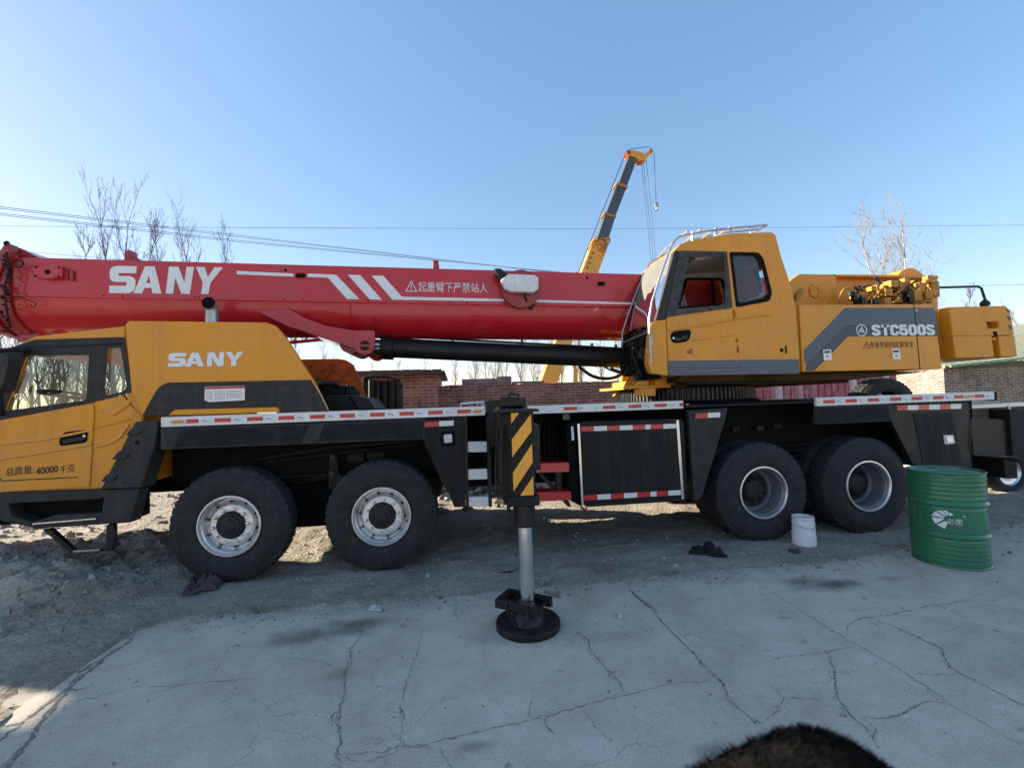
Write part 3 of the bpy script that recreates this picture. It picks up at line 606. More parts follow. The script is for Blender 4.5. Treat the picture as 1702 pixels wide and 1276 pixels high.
# brown brick house at the right, sunlit gable end to the left, ribbed roof with a green edge
bh = empty('brick_house', (13, 6, 0)); tag(bh, 'brown brick outbuilding with a ribbed roof at the right edge', 'building')
BY = 5.6; bx = at(1570, 640, BY).x; bz0 = at(1570, 612, BY).z; bz1 = at(1702, 608, BY).z
mb = MB(); mb.box((bx+.24, BY, -.2), (bx+12, BY+.24, bz0)); mb.box((bx, BY, -.2), (bx+.24, BY+6, bz0)); off = (-13, -6, 0)
o = P('wall', mb, 'brickbrown', bh, smooth=False); o.location = off
M['greenroof'] = mat('mossy ribbed roofing', (.11,.125,.10), .7, var=.35, vscale=8, dust=.3)
M['roofgreen'] = mat('green roof edge', (.20,.36,.16), .7, var=.5, vscale=25)
e0, e1 = at(1590, 607.5, BY-.3), at(1702, 596, BY-.3); gs = (e1.z-e0.z)/(e1.x-e0.x); EL_ = lambda x: e0.z+(x-e0.x)*gs
L_ = 12.; ux = Vector((1, 0, gs)).normalized(); pit_ = .20; mb = MB()
mb.obox(Vector((e0.x-.2, BY-.3, e0.z))+ux*L_/2+Vector((0,3.2,3.2*pit_)), ux*L_/2, Vector((0,3.2,3.2*pit_)), (0,0,.012))
for k in range(60):
    x = e0.x-.15+.2*k; mb.tube([(x, BY-.3, EL_(x)+.018), (x, BY+6.1, EL_(x)+.018+6.4*pit_)], .022, 5)
o = P('roof', mb, 'greenroof', bh, smooth=False); o.location = off
mb = MB(); mb.obox(Vector((e0.x-.2, BY-.31, e0.z-.02))+ux*L_/2, ux*L_/2, (0,.02,0), (0,0,.018)); o = P('eave', mb, 'roofgreen', bh, smooth=False); o.location = off
mb = MB(); mb.box((bx+.3, BY+.05, bz0), (bx+12, BY+.2, bz0+.16)); o = P('wall_plate', mb, 'cream', bh, smooth=False); o.location = off
# unseen brick blocker added to shade the yard; its opening leaves a sunny patch
nb = empty('shade_blocker', (-9, 0, 0)); tag(nb, 'unseen tall brick blocker added off to the left to shade the yard', 'shed')
mb = MB(); mb.box((-9.2,.1,-.2), (-9,.9,7.5)); mb.box((-9.2,1.25,-.2), (-9,3.6,7.5)); mb.box((-9.2,.9,-.2), (-9,1.25,2.65)); mb.box((-9.2,.9,3.0), (-9,1.25,7.5)); mb.box((-10.8,3.4,-.2),(-9.201,3.6,7.5)); mb.box((-10.8,.1,-.2),(-9.201,.3,7.5))
o = P('wall', mb, 'brick', nb, smooth=False); o.location = (9,0,0)
mb = MB(); mb.box((-11,-.1,7.503), (-8.8,3.8,7.62)); o = P('roof', mb, 'roofslate', nb, smooth=False); o.location = (9,0,0)

# ------------------------------------------------------------------ bare trees
M['bark'] = mat('pale grey bark', (.20,.17,.14), .9, var=.3, vscale=8)
M['barkpale'] = mat('whitish poplar bark', (.34,.31,.27), .9, var=.25, vscale=8)
M['twig'] = mat('brown twigs', (.115,.090,.072), .9, var=.2, vscale=5)
M['twigpale'] = mat('straw twigs', (.17,.145,.115), .9, var=.2, vscale=5)
def tree_proto(seed, h, stems=1, spread=.35, twigs=1., depth=4):
    rng = random.Random(seed); tk, cr = MB(), MB()
    def branch(p, d, L, r, lev, up):
        n = 7 if lev == 0 else (4 if lev < 3 else 3); pts = [p]; q = p.copy(); dd = d.copy(); kids = []
        for i in range(n):
            dd = (dd + Vector((rng.gauss(0,.07+.05*lev), rng.gauss(0,.07+.05*lev), up*.13))).normalized(); q = q + dd*(L/n); pts.append(q.copy())
            t = (i+1)/n
            if lev < depth:
                c = {0: 2.6, 1: 1.5, 2: .75, 3: .4}[lev]*twigs
                if lev == 0 and t < .35: c *= .3
                k = int(c) + (1 if rng.random() < c-int(c) else 0)
                for _ in range(k): kids.append((q.copy(), dd.copy(), t))
        rs = [max(.005, r*(1-.85*i/n)) for i in range(n+1)]
        (tk if lev == 0 else cr).tube(pts, rs, 7 if lev == 0 else (5 if lev == 1 else 3), cap=False)
        for (kp, kd, t) in kids:
            a = rng.uniform(0, 6.283); side = kd.orthogonal().normalized(); side.rotate(Matrix.Rotation(a, 3, kd))
            ang = rng.uniform(.32, .62) if lev == 0 else rng.uniform(.3, .7)
            nd = (kd*math.cos(ang)+side*math.sin(ang)*(1 if lev else 1)).normalized()
            nl = L*(spread if lev == 0 else .48)*rng.uniform(.65, 1.15)*(1.15-.6*t if lev == 0 else 1)
            branch(kp, nd, nl, max(.006, r*(.42 if lev == 0 else .5)*(1.1-.7*t)), lev+1, 1.4)
    for s in range(stems):
        a = 6.283*s/stems+.5; b0 = Vector((.12*math.cos(a)*(stems > 1), .12*math.sin(a)*(stems > 1), -.1))
        branch(b0, Vector((.10*math.cos(a)*(stems > 1), .10*math.sin(a)*(stems > 1), 1)).normalized(), h*rng.uniform(.85, 1), .0115*h/(1+.3*(stems-1)), 0, 1)
    return tk, cr
protos = []
for i, (sd, st, sp, tw, bk, tg) in enumerate(((3,1,.27,1.15,'bark','twig'),(8,1,.24,1.2,'bark','twig'),(21,2,.30,1.05,'bark','twig'),(34,3,.30,.95,'barkpale','twigpale'),(55,1,.36,1.25,'bark','twigpale'))):
    tk, cr = tree_proto(sd, 10, st, sp, tw); t = empty('bare_tree'); a = P('trunk', tk, bk, t); b = P('crown', cr, tg, t, smooth=False); protos.append(t)
used = set(); rp = random.Random(77)
def plant(k, px, Y, ytop=None, h=None, label='', group='bare trees beyond the wall', rz=None, wx=1.):
    q = at(px, 640, Y); H = h if h else at(px, ytop, Y).z
    t = protos[k] if k not in used else copy_tree(protos[k]); used.add(k)
    t.location = (q.x, Y, 0); t.rotation_euler = (0, 0, rp.uniform(0, 6.28) if rz is None else rz); s = H/10; t.scale = (s*rp.uniform(.9,1.1)*wx,)*2+(s,)
    tag(t, label, 'tree', group)
for (k, px, Y, yt, lab) in ((0,187,17,320,'tallest slender bare tree above the left end of the red boom'),(1,145,16,372,'leftmost bare tree rising above the red boom'),(2,228,18,362,'bare tree above the S and A of the boom lettering'),(1,279,18,366,'slim bare tree above the boom between two wider ones'),(4,318,17,378,'wide bare tree above the last letter of the boom lettering'),(0,352,17,382,'rightmost bare tree standing above the red boom')):
    plant(k, px, Y, yt, label=lab, wx=.7)
for i, (k, px, Y, h) in enumerate(((4,15,9,5.2),(1,45,10,5.5),(0,75,9.5,5),(4,100,11,5.6),(2,128,9.5,5),(1,152,11.5,5.4),(4,182,9,5),(0,205,10,5.4),(2,-15,10,5.6),(4,60,14,6),(1,115,14,6),(0,170,14,6),(4,-60,11,6),(2,20,15,6),(4,90,8.2,4.6),(4,140,8.6,4.4),(1,200,12.5,5.4))):
    plant(k, px, Y, h=h, label='bare tree in the thicket seen through the driver cab windows', group='thicket of bare trees behind the driver cab')
plant(3, 1492, 20, 385, label='pale bare tree with several white stems above the yellow upperworks', wx=1.5); plant(4, 1538, 24, 440, label='straw coloured bare tree right of the white stemmed one', wx=1.0)
plant(1, 1600, 24, 476, label='faint bare tree above the counterweight'); plant(2, 1697, 18, 520, label='bare tree cut by the right edge of the photo')
for i, (k, px, Y, yt) in enumerate(((4,790,30,577),(1,752,34,582),(2,835,27,562),(4,868,26,548),(0,905,28,545),(2,930,22,548),(4,965,27,545),(1,1000,26,548),(4,1030,28,552),(0,700,36,598),(1,655,38,600),(2,820,33,570),(4,890,33,560))):
    plant(k, px, Y, yt, label='small far bare tree over the brick wall, under the boom', group='far bare trees over the brick wall')
for (k, px, Y, yt) in ((1,505,24,560),(0,546,26,566),(2,575,30,585),(0,628,34,600)):
    plant(k, px, Y, yt, label='thin bare tree between the yellow engine cover and the boom bracket', group='thin bare trees behind the engine cover')

# ------------------------------------------------------------------ overhead lines
pole = empty('utility_pole', (0,0,0)); PY = 30; pq = at(963, 600, PY); pt = at(962, 452, PY); pole.location = (pq.x, PY, 0)
mb = MB(); mb.tube([(0,0,-.2),(0,0,pt.z)], [.16,.10], 12); P('post', mb, 'cblock', pole); mb = MB(); mb.box((-.9,-.05,pt.z-.35),(.9,.05,pt.z-.25)); P('crossarm', mb, 'rail', pole)
tag(pole, 'grey utility pole standing behind the red boom near the yellow crane', 'pole')
def wire(name, pts, label, r=.012, sag=0., group='overhead wires'):
    path = []
    for i in range(len(pts)-1):
        for t in np.linspace(0, 1, 16)[(1 if i else 0):]: 
            q = pts[i].lerp(pts[i+1], t); q.z -= sag*4*t*(1-t); path.append(q)
    mb = MB(); mb.tube(path, r, 5); tag(mb.build(name, 'hose'), label, 'wire', group)
for i, (y0, y1, dx) in enumerate(((346,446,-.8),(349,448,-.3),(358,450,.3),(361,452,.8))):
    wire('power_line', [at(-180, y0-24, 12), at(400, y0+(y1-y0)*.455, 20) , Vector((pq.x+dx, PY, pt.z-.2))], ['topmost of the four dark wires sloping down behind the boom','second from the top of the four wires sloping down behind the boom','third from the top of the four wires sloping down behind the boom','lowest of the four wires sloping down behind the boom'][i], .011)
wire('power_line', [at(-300,374,24), at(420,378.5,24), at(980,380.5,24), at(1272,378.5,24), at(2000,371,24)], 'single thin wire running level across the whole sky', .011)
wire('power_line', [at(1480,478,26), at(2000,466,26)], 'single wire at the right above the counterweight', .014)
wire('power_line', [at(-200,398,16), at(135,426,19), at(260,436,21)], 'thin wire dropping behind the boom head at far left', .009)

# ================================================================== THE TRUCK CRANE
crane = empty('truck_crane')
tag(crane, 'big truck crane with yellow cabs, black chassis, long red boom and one jack down', 'truck crane')
def S(name, pts, Y, dep, mats, parent, holes=(), bevel=.006, **k):
    mb = MB(); mb.prism(xz(pts, Y), Y, Y+dep, [xz(h, Y) for h in holes]); return mb.build(name, mats, parent, bevel=bevel, **k)
def ridge(mb, tops, bots, Y, proud, mi=0):
    """a crease pressed into sheet metal: flush along its top edge, standing out along its lower edge"""
    a = [at(x, y, Y) for x, y in tops]; b = [at(x, y, Y) for x, y in bots]; n = len(a)
    vs = [(q.x, Y-.0005, q.z) for q in a] + [(q.x, Y-proud, q.z) for q in b] + [(q.x, Y-.0005, q.z-.006) for q in b]
    mb.add(vs, [(i, n+i, n+i+1, i+1) for i in range(n-1)] + [(n+i, 2*n+i, 2*n+i+1, n+i+1) for i in range(n-1)] + [(0, 2*n, n), (n-1, 2*n-1, 3*n-1)], mi, False)
def rbar(mb, x0, x1, z0, z1, Y, d, mi=0): mb.box((x0, Y, z0), (x1, Y+d, z1), mi)

# ---- chassis
mb = MB()
for y in (.88, 1.62): mb.box((-1.3, y, .78), (9.0, y+.16, 1.38))
for x in (-.9, -.3, .75, 2.0, 3.6, 4.6, 5.1, 6.4, 7.8, 8.8): mb.box((x, 1.04, .9), (x+.14, 1.62, 1.3))
mb.box((2.35, .55, .70), (4.9, 2.1, 1.5)); mb.box((4.5, .45, 1.0), (6.4, 2.2, 1.56))
mb.box((-.75, .40, .95), (2.35, .46, 1.56)); mb.box((4.9, .50, .92), (8.9, .56, 1.56)); mb.box((-.75, 2.2, .95), (2.35, 2.26, 1.56)); mb.box((.38,.62,.34),(1.12,.68,.95)); mb.box((5.9,1.0,.30),(6.9,1.6,.92)); mb.box((4.9, 2.1, .92), (8.9, 2.16, 1.56))
mb.box((8.2, .3, .95), (8.98, 2.35, 1.5))
for X in (0, 1.47, 5.744, 7.094): mb.tube([(X, .30, .55), (X, 2.35, .55)], .13, 14); mb.tube([(X, 1.0, .55), (X, 1.65, .55)], .24, 16)
P('chassis_frame', mb, 'deepblack', crane, bevel=.006)
# undergear seen between the wheels: equaliser links, springs, pipes, air tanks
q = lambda x, y, Y: tuple(at(x, y, Y))
def one(name, f, m='matblack', **k): b_ = MB(); f(b_); return P(name, b_, m, crane, **k)
one('brake_pipe', lambda b: b.tube([q(430,763,.36), q(560,742,.36), q(700,731,.36)], .018, 8)); one('brake_pipe', lambda b: b.tube([q(440,768,.34), q(700,736,.34)], .010, 6)); one('brake_pipe', lambda b: b.tube([q(440,792,.34), q(545,789,.34)], .012, 6))
lk = one('spring_hanger', lambda b: b.prism(xz([(547,757),(553,752),(560,757),(562,785),(572,795),(560,812),(546,812)], .30), .30, .36), bevel=.006)
for c in ((553,759),(552,786)): a = at(*c, .295); b_ = MB(); b_.lathe([(-.02,0),(-.02,.03),(.02,.03)], (a.x, .29, a.z), n=14); P('bolt_or_bore', b_, 'black', lk)
for k in range(5): one('leaf_spring', lambda b: b.obox(Vector((0.75, .55, .98-.022*k)), (.62-.08*k,0,.010*k), (0,.045,0), (0,0,.009)))
for (x0, x1, y, r) in ((580,606,760,.05),(612,640,757,.05)): one('air_tank', lambda b: b.tube([at(x0, y, .40), at(x1, y, .40)], .07, 14))
for i in range(9):
    y0 = 735+8*i; one('brake_pipe', lambda b: b.tube([q(1215,y0,.44), q(1290+10*i,y0-2,.44), q(1365,y0-8,.44)], .009, 6))
for (x, y) in ((1222,713),(1262,712),(1290,708)): one('valve', lambda b: b.obox(at(x, y, .42), (.05,0,0), (0,.03,0), (0,0,.035)), bevel=.008)
for i in range(7): x = 770+7*i; one('hydraulic_hose', lambda b: b.tube([q(x,700,.42), q(x+random.uniform(-2,6),716,.40), q(x+random.uniform(-3,8),738,.42)], .011, 6))
for i in range(10): x = 893+6*i; one('hydraulic_hose', lambda b: b.tube([q(x,690,.5), q(x+random.uniform(-3,3),735,.48), q(x+random.uniform(-4,4),772,.5)], .012, 6))
mb = MB(); mb.box((-.62, .0, 1.555), (2.56, 2.66, 1.575)); mb.box((3.03, .0, 1.555), (8.86, 2.66, 1.575)); mb.box((2.56, .3, 1.555), (3.03, 2.4, 1.575))
P('deck_plate', mb, 'matblack', crane, bevel=.003)

# ---- wheels
def make_tyre(mb, y0=0., w=.295, R=.57):
    prof = [(.028,.295),(.012,.315),(-.008,.36),(-.016,.42),(-.012,.47),(-.010,.474),(-.010,.482),(-.004,.486),(.006,.515),(.016,.522),(.024,.545),(.034,R-.006),(.048,R)]
    g = [(.085,R+.002),(.087,R-.012),(.097,R-.012),(.099,R+.003),(.142,R+.004),(.144,R-.012),(.154,R-.012),(.156,R+.004),(.199,R+.003),(.201,R-.012),(.211,R-.012),(.213,R+.002)]
    back = [(w-.048,R),(w-.034,R-.006),(w-.024,.545),(w-.006,.515),(w+.016,.42),(w+.008,.36),(w-.012,.315),(w-.028,.295)]
    pr = prof+g+back; lug = {8:.0, 9:.0, 10:.011, 11:.014, 12:.010, 25:.010, 26:.014}
    lug = {len(prof)-3:.010, len(prof)-2:.015, len(prof)-1:.013, len(prof)+len(g):.013, len(prof)+len(g)+1:.015}
    mid = set(range(len(prof), len(prof)+len(g)))
    def rf(i, j, r):
        if i in lug and j % 4 == 0: return r-lug[i]
        if i in mid and r > R-.005 and (j+(i//4)*2) % 4 == 0: return r-.009
        return r
    mb.lathe([(y0+a, b) for a, b in pr], (0,0,0), n=176, rfun=rf)
def rim_front(mb):
    mb.lathe([(.035,.298),(.004,.302),(-.004,.296),(-.004,.286),(.010,.276),(.030,.272),(.040,.262),(.075,.256),(.115,.247),(.112,.238),(.085,.222),(.056,.205),(.048,.192),(.048,.13)], (0,0,0), n=72)
    for k in range(10):
        a = 2*math.pi*k/10+.18; c = (.164*math.cos(a), .164*math.sin(a))
        mb.lathe([(.050,.024),(.042,.024),(.041,.0195),(.008,.0185),(.002,.013),(.0,0)], (c[0], 0, c[1]), n=6)
def hub_front(mb):
    mb.lathe([(.052,.140),(.040,.138),(.034,.128),(.022,.124),(.020,.100),(.004,.094),(-.002,.066),(-.016,.060),(-.022,.048),(-.020,0)], (0,0,0), n=36)
    for k in range(12): a = 2*math.pi*k/12; mb.lathe([(.01,.009),(-.004,.009),(-.005,0)], (.112*math.cos(a),.02,.112*math.sin(a)), n=6)
def slots_front(mb):
    for k in range(10):
        a = 2*math.pi*(k+.5)/10+.18; r = .232; ca, sa = math.cos(a), math.sin(a)
        mb.obox((r*ca, .096, r*sa), (.006*ca,.006,.006*sa), (-.012*sa,0,.012*ca), (.002*ca,-.008,.002*sa))
    a = .35; mb.tube([(.262*math.cos(a),.07,.262*math.sin(a)),(.255*math.cos(a),.03,.255*math.sin(a))], .009, 8)
def rim_rear(mb):
    mb.lathe([(.035,.298),(.004,.302),(-.005,.297),(-.006,.283),(.006,.274),(.030,.270),(.045,.258),(.140,.250),(.205,.246),(.207,.238),(.185,.236),(.182,.222),(.215,.205),(.222,.185),(.222,.10)], (0,0,0), n=72)
def hub_rear(mb):
    mb.lathe([(.221,.21),(.214,.205),(.213,.152),(.205,.148),(.195,.135),(.165,.125),(.150,.105),(.143,.06),(.140,0)], (0,0,0), n=36)
    for k in range(10): a = 2*math.pi*k/10; mb.lathe([(.222,.018),(.19,.017),(.186,.0)], (.170*math.cos(a),0,.170*math.sin(a)), n=6)
    for k in range(8): a = 2*math.pi*k/8+.2; mb.lathe([(.16,.011),(.146,.011),(.145,0)], (.10*math.cos(a),0,.10*math.sin(a)), n=6)
def make_wheel(rear):
    mb = MB(); make_tyre(mb)
    w_ = mb.build('wheel', 'rubber', crane, ang=28) if False else empty('wheel'); w_.parent = crane
    P('tyre', mb, 'rubber', w_, ang=28)
    r, h = MB(), MB(); (rim_rear if rear else rim_front)(r); (hub_rear if rear else hub_front)(h)
    P('rim', r, 'rimgrey' if rear else 'rim', w_, ang=30); P('hub', h, 'hub', w_)
    if rear: 
        lip = MB(); lip.lathe([(.036,.2985),(.003,.303),(-.007,.2975),(-.008,.282),(.004,.2735),(.012,.272)], (0,0,0), n=72); P('rim_lip', lip, 'rim', w_, ang=40)
        t2 = MB(); make_tyre(t2, .335); P('tyre', t2, 'rubber', w_, ang=28)
    else: s = MB(); slots_front(s); P('hand_hole', s, 'deepblack', w_)
    return w_
wf, wr = make_wheel(False), make_wheel(True)
for i, (proto, X) in enumerate(((wf,0),(wf,1.47),(wr,5.744),(wr,7.094))):
    w0 = proto if i in (0, 2) else copy_tree(proto, crane); w0.location = (X, 0, .55); w0.rotation_euler = (0, [.1,.62,.3,1.2][i], 0)
    w1 = copy_tree(proto, crane); w1.location = (X, 2.66, .55); w1.rotation_euler = (0, .4*i, math.pi)

# ---- side rails with reflective tape
def rail(tl, tr, bl, br, reds, ambers, Y=-.05, orange=()):
    a, b, c, d = [at(*p_, Y) for p_ in (tl, tr, bl, br)]
    x0, x1 = (a.x+c.x)/2, (b.x+d.x)/2; zt = (a.z+b.z)/2; zb = (c.z+d.z)/2
    mb = MB(); mb.prism([(x0,zb),(x1,zb),(x1,zt),(x0,zt)], Y, Y+.04); o = P('side_rail', mb, 'alu', crane, bevel=.006)
    zc, hh = (zt+zb)/2, (zt-zb)*.20
    for k, (u, v) in enumerate(reds):
        ya = tl[1]+(tr[1]-tl[1])*(u-tl[0])/(tr[0]-tl[0])+7; xa, xb = at(u, ya, Y).x, at(v, ya, Y).x
        mb = MB(); mb.prism([(xa,zc-hh),(xb,zc-hh),(xb,zc+hh),(xa,zc+hh)], Y-.003, Y); P('reflector', mb, 'reflorange' if k in orange else 'reflred', o)
        mk = MB(); mk.prism([(xb+.03,zc-.006),(xb+.065,zc-.006),(xb+.065,zc+.006),(xb+.03,zc+.006)], Y-.001, Y)
        mk.prism(circ(xa-.07, zc-.008, .008, 8), Y-.001, Y); P('mark', mk, 'greyink', o)
    for (u, v) in ambers:
        ya = tl[1]+(tr[1]-tl[1])*(u-tl[0])/(tr[0]-tl[0])+7; xa, xb = at(u, ya, Y).x, at(v, ya, Y).x; n = 16
        el = lambda k_, h_: [((xa+xb)/2+(xb-xa)/2*k_*math.copysign(abs(math.cos(t))**.6, math.cos(t)), zc+h_*math.sin(t)) for t in np.linspace(0, 6.283, 25)[:-1]]
        mb = MB(); mb.prism(el(1.15, hh*1.25), Y-.008, Y); hs = P('lamp_base', mb, 'reflwhite', o, bevel=.003)
        mb = MB(); mb.prism(el(.86, hh*.85), Y-.024, Y-.008); P('marker_lamp', mb, 'amber', o, bevel=.008)
    return o
rail((267,692),(806,676),(267,710),(806,690), ((304,330),(357,384),(411,437),(463,489),(515,540),(565,590),(615,639.5),(664,688),(712,736),(760,783)), ((284,309),(784,803)))
rail((877,673),(1136,667),(877,687),(1136,680), ((937,959),(1002,1023),(1045,1066),(1088,1108),(1129.5,1136)), ())
rail((1357,659),(1653,652),(1357,674),(1653,665), ((1368,1387),(1405.5,1424),(1442.5,1461),(1479,1498),(1515,1533),(1551,1568),(1586,1601),(1620.5,1636)), ((1602,1618),))
mb = MB(); a, b = at(1654, 658, -.05), at(1657, 658, -.05); mb.box((a.x+.002, -.05, a.z-.055), (a.x+.03, .03, a.z+.05)); P('rail_end', mb, 'matblack', crane)

# ---- ribbed skirts
def skirt(polys, ribs, Y=-.035):
    o = S('skirt_panel', polys, Y, .05, 'plastic', crane)
    for rp in ribs:
        (tl, tr, br, bl) = rp; mb = MB(); n = 9
        for i in range(n):
            t0, t1 = i/n+.012, (i+.72)/n
            L = lambda p0, p1, t: (p0[0]+(p1[0]-p0[0])*t, p0[1]+(p1[1]-p0[1])*t)
            A_, B_, C_, D_ = L(tl, bl, t0), L(tr, br, t0), L(tr, br, t1), L(tl, bl, t1)
            ridge(mb, [A_, B_], [D_, C_], Y, .012)
        P('rib', mb, 'grille', o)
    return o
skirt([(267,711),(532,702.5),(706,695),(706,729.5),(526,737),(267,747)], [((303,712),(514,705),(500,735.5),(288,743.5)), ((540,704),(703,698),(702,727.5),(526,734))])
skirt([(1357,675),(1474,671),(1483,700),(1356,705)], [((1358,677),(1474,673),(1481,699),(1357,703))])
# ---- mud plates
def tape(parent, px0, px1, Y, cols):
    (x0, yt0, yb0), (x1, yt1, yb1) = px0, px1; n = sum(c[1] for c in cols); t = 0
    for c, wd in cols:
        f = lambda s: (x0+(x1-x0)*s, yt0+(yt1-yt0)*s, yb0+(yb1-yb0)*s)
        a, b = f(t/n), f((t+wd)/n); t += wd
        o = S('reflector', [(a[0],a[1]),(b[0],b[1]),(b[0],b[2]),(a[0],a[2])], Y, .0025, c, parent, bevel=0)
mp1 = S('mud_plate', [(706,696),(772,692),(774,842),(755,843),(747,822),(736,804),(703,731)], -.03, .06, 'matblack', crane)
tape(mp1, (706,701,710), (754,698.5,707), -.0335, (('reflred',1),('reflwhite',1)))
o = S('lamp_housing', rpoly([(732,718),(755,716),(756,740),(733,742)], 3), -.05, .02, 'deepblack', mp1); 
S('lamp_lens', rpoly([(737.5,722),(751,721),(752,735),(738.5,736)], 2.5), -.058, .009, 'lens', mp1, bevel=.004)
mp2 = S('mud_plate', [(1144,682),(1210,678),(1204,702),(1166,828),(1154,834)], -.03, .06, 'plastic', crane); tape(mp2, (1156,687,695.5), (1197,685,693), -.0335, (('reflred',1),('reflwhite',1)))
mp3 = S('mud_plate', [(1475,672),(1609,668),(1613,779),(1517,771),(1481,699)], -.03, .06, 'black', crane)
tape(mp3, (1491,674,682), (1598,671,679), -.0335, (('reflred',1),('reflwhite',1),('reflorange',1),('reflwhite',1),('reflorange',1),('reflwhite',1)))
S('access_panel', [(1518,687),(1583,684),(1600,772),(1535,772)], -.036, .006, 'matblack', mp3, bevel=.002)
o = S('lamp_housing', rpoly([(1569,723),(1585,722.5),(1587.5,737),(1571,738)], 2), -.046, .014, 'lens', mp3); S('lamp_lens', rpoly([(1573.5,726),(1583,725.5),(1585,734),(1575,735)], 2), -.055, .010, 'steel', mp3)
# ---- ladder
lad = MB()
for (x0, x1, xb0, xb1) in ((771.5,776.5,774.5,779),(808.5,814,812.5,818)): lad.prism(xz([(x0,692),(x1,692),(xb1,842),(xb0,842)], -.03), -.03, .04)
ld = P('ladder', lad, 'black', crane, bevel=.004)
for pp in ([(776,734),(809,733.5),(809.5,751),(776.5,751.5)], [(777,780),(810,779),(810.5,796),(777.5,797)], [(778,826),(812,824.5),(813,841),(779,842)]): 
    s_ = S('step', pp, -.015, .05, 'alu', ld, bevel=.004)
# white bracket + bent reed mat lying on the deck before the beam box
mb = MB(); mb.tube([q(766,677,.1), q(766,671,.1), q(803,668,.1), q(803,675,.1)], .012, 8); P('grab_rail', mb, 'alu', crane)

# ---- tool box
tb = MB(); pr = rpoly([(p_[0]+.03, p_[1]-.0) for p_ in xz([(958,701),(1132,696),(1138.5,832),(967,843)], -.03)], .05, 5); tb.prism(pr, -.03, .62)
tbo = P('tool_box', tb, 'matblack', crane, bevel=.012)
S('box_door', rpoly([(966,708),(1122,704),(1132,826),(973,835)], 3), -.036, .008, 'matblack', tbo, bevel=.003)
for pp in ([(959.5,704),(963.5,703.5),(970.5,839),(966.5,840)], [(1124,698),(1128.5,698),(1137.5,829),(1133,830)]): S('edge_strip', pp, -.045, .02, 'steel', tbo, bevel=.003)
tape(tbo, (966,709,717), (1124,704,711.5), -.039, (('reflred',1),('reflwhite',1),('reflred',1),('reflwhite',1),('reflred',1),('reflwhite',.4),('reflred',1),('reflwhite',1)))
tape(tbo, (971,823,831.5), (1133,814,822), -.039, (('reflred',1),('reflwhite',1),('reflred',1),('reflwhite',1),('reflred',1),('reflwhite',.45),('reflred',.9),('reflwhite',1)))
S('sticker', [(949,709),(953,708.5),(954.5,731),(950.5,732)], -.001, .003, 'reflwhite', tbo, bevel=0)
mb = MB(); mb.prism(xz([(940,705),(960,700),(968,842),(950,833)], .02), .02, .60); P('box_end', mb, 'deepblack', tbo, bevel=.01)
mb = MB(); mb.tube([q(966,842,-.03), q(972,848,-.04), q(975,843,-.04)], .012, 6); mb.tube([q(1130,834,-.03), q(1140,833,-.03)], .012, 6); P('latch', mb, 'black', tbo)
for pp in ([(890,770),(946,768.5),(946.5,784),(891,785.5)], [(893,818),(949,816.5),(950,831),(894,833)]): S('foot_step', pp, -.06, .22, 'red', crane, bevel=.006)
mb = MB(); mb.prism(xz([(924,784),(933,784),(934,816),(925,816)], .05), .05, .12); mb.prism(xz([(893,786),(900,786),(945,832),(950,842),(944,842)], .1), .1, .16); P('step_bracket', mb, 'black', crane, bevel=.003)
S('sticker', [(935,687.5),(946,687),(947,697),(936,698)], .02, .003, 'cream', crane, bevel=0)

# ---- outrigger: beam box across the chassis, beam run out, jack down on its float
bo = MB(); bo.prism(xz([(811,665),(874,661),(876,742),(816,742)], -.04), -.04, 2.7, [xz([(823,676),(868,674),(869,738),(826,738)], -.04)]); bo.box((2.62,.3,1.15),(2.98,2.3,1.5))
bxo = P('outrigger_box', bo, 'black', crane, bevel=.008)
mb = MB(); mb.prism(xz([(838,659.5),(860,659),(861,664),(838,664)], .02), .02, .5); mb.tube([q(845,660,.1), q(848,654,.1), q(862,656,.1), q(862,662,.1)], .014, 6); P('box_bracket', mb, 'black', bxo)
mb = MB(); mb.box((2.66,-1.28,1.14),(2.92,.6,1.50)); P('outrigger_beam', mb, 'black', crane, bevel=.01)
JX, JY = 2.757, -1.40; HY = JY-.115
hz1, hz0 = at(866,685,HY).z, at(870,824,HY).z
hx0, hx1 = at(842,720,HY).x, at(888.5,720,HY).x
mb = MB(); pr = [(hx0+.035,HY),(hx1-.02,HY),(hx1,HY+.02),(hx1,HY+.21),(hx1-.02,HY+.23),(hx0+.02,HY+.23),(hx0-.055,HY+.20),(hx0-.055,HY+.12),(hx0,HY+.035)]
vs = [(x,y,hz0) for x,y in pr]+[(x,y,hz1) for x,y in pr]; n_ = len(pr)
mb.add(vs, [tuple(range(n_))[::-1], tuple(range(n_,2*n_))]+[(i,(i+1)%n_,n_+(i+1)%n_,n_+i) for i in range(n_)])
jk = P('jack_housing', mb, 'matblack', crane, bevel=.005)
mb = MB(); mb.box((hx0-.07,HY-.02,hz1+.001),(hx1+.035,HY+.26,hz1+.022)); P('jack_cap', mb, 'black', jk, bevel=.004)
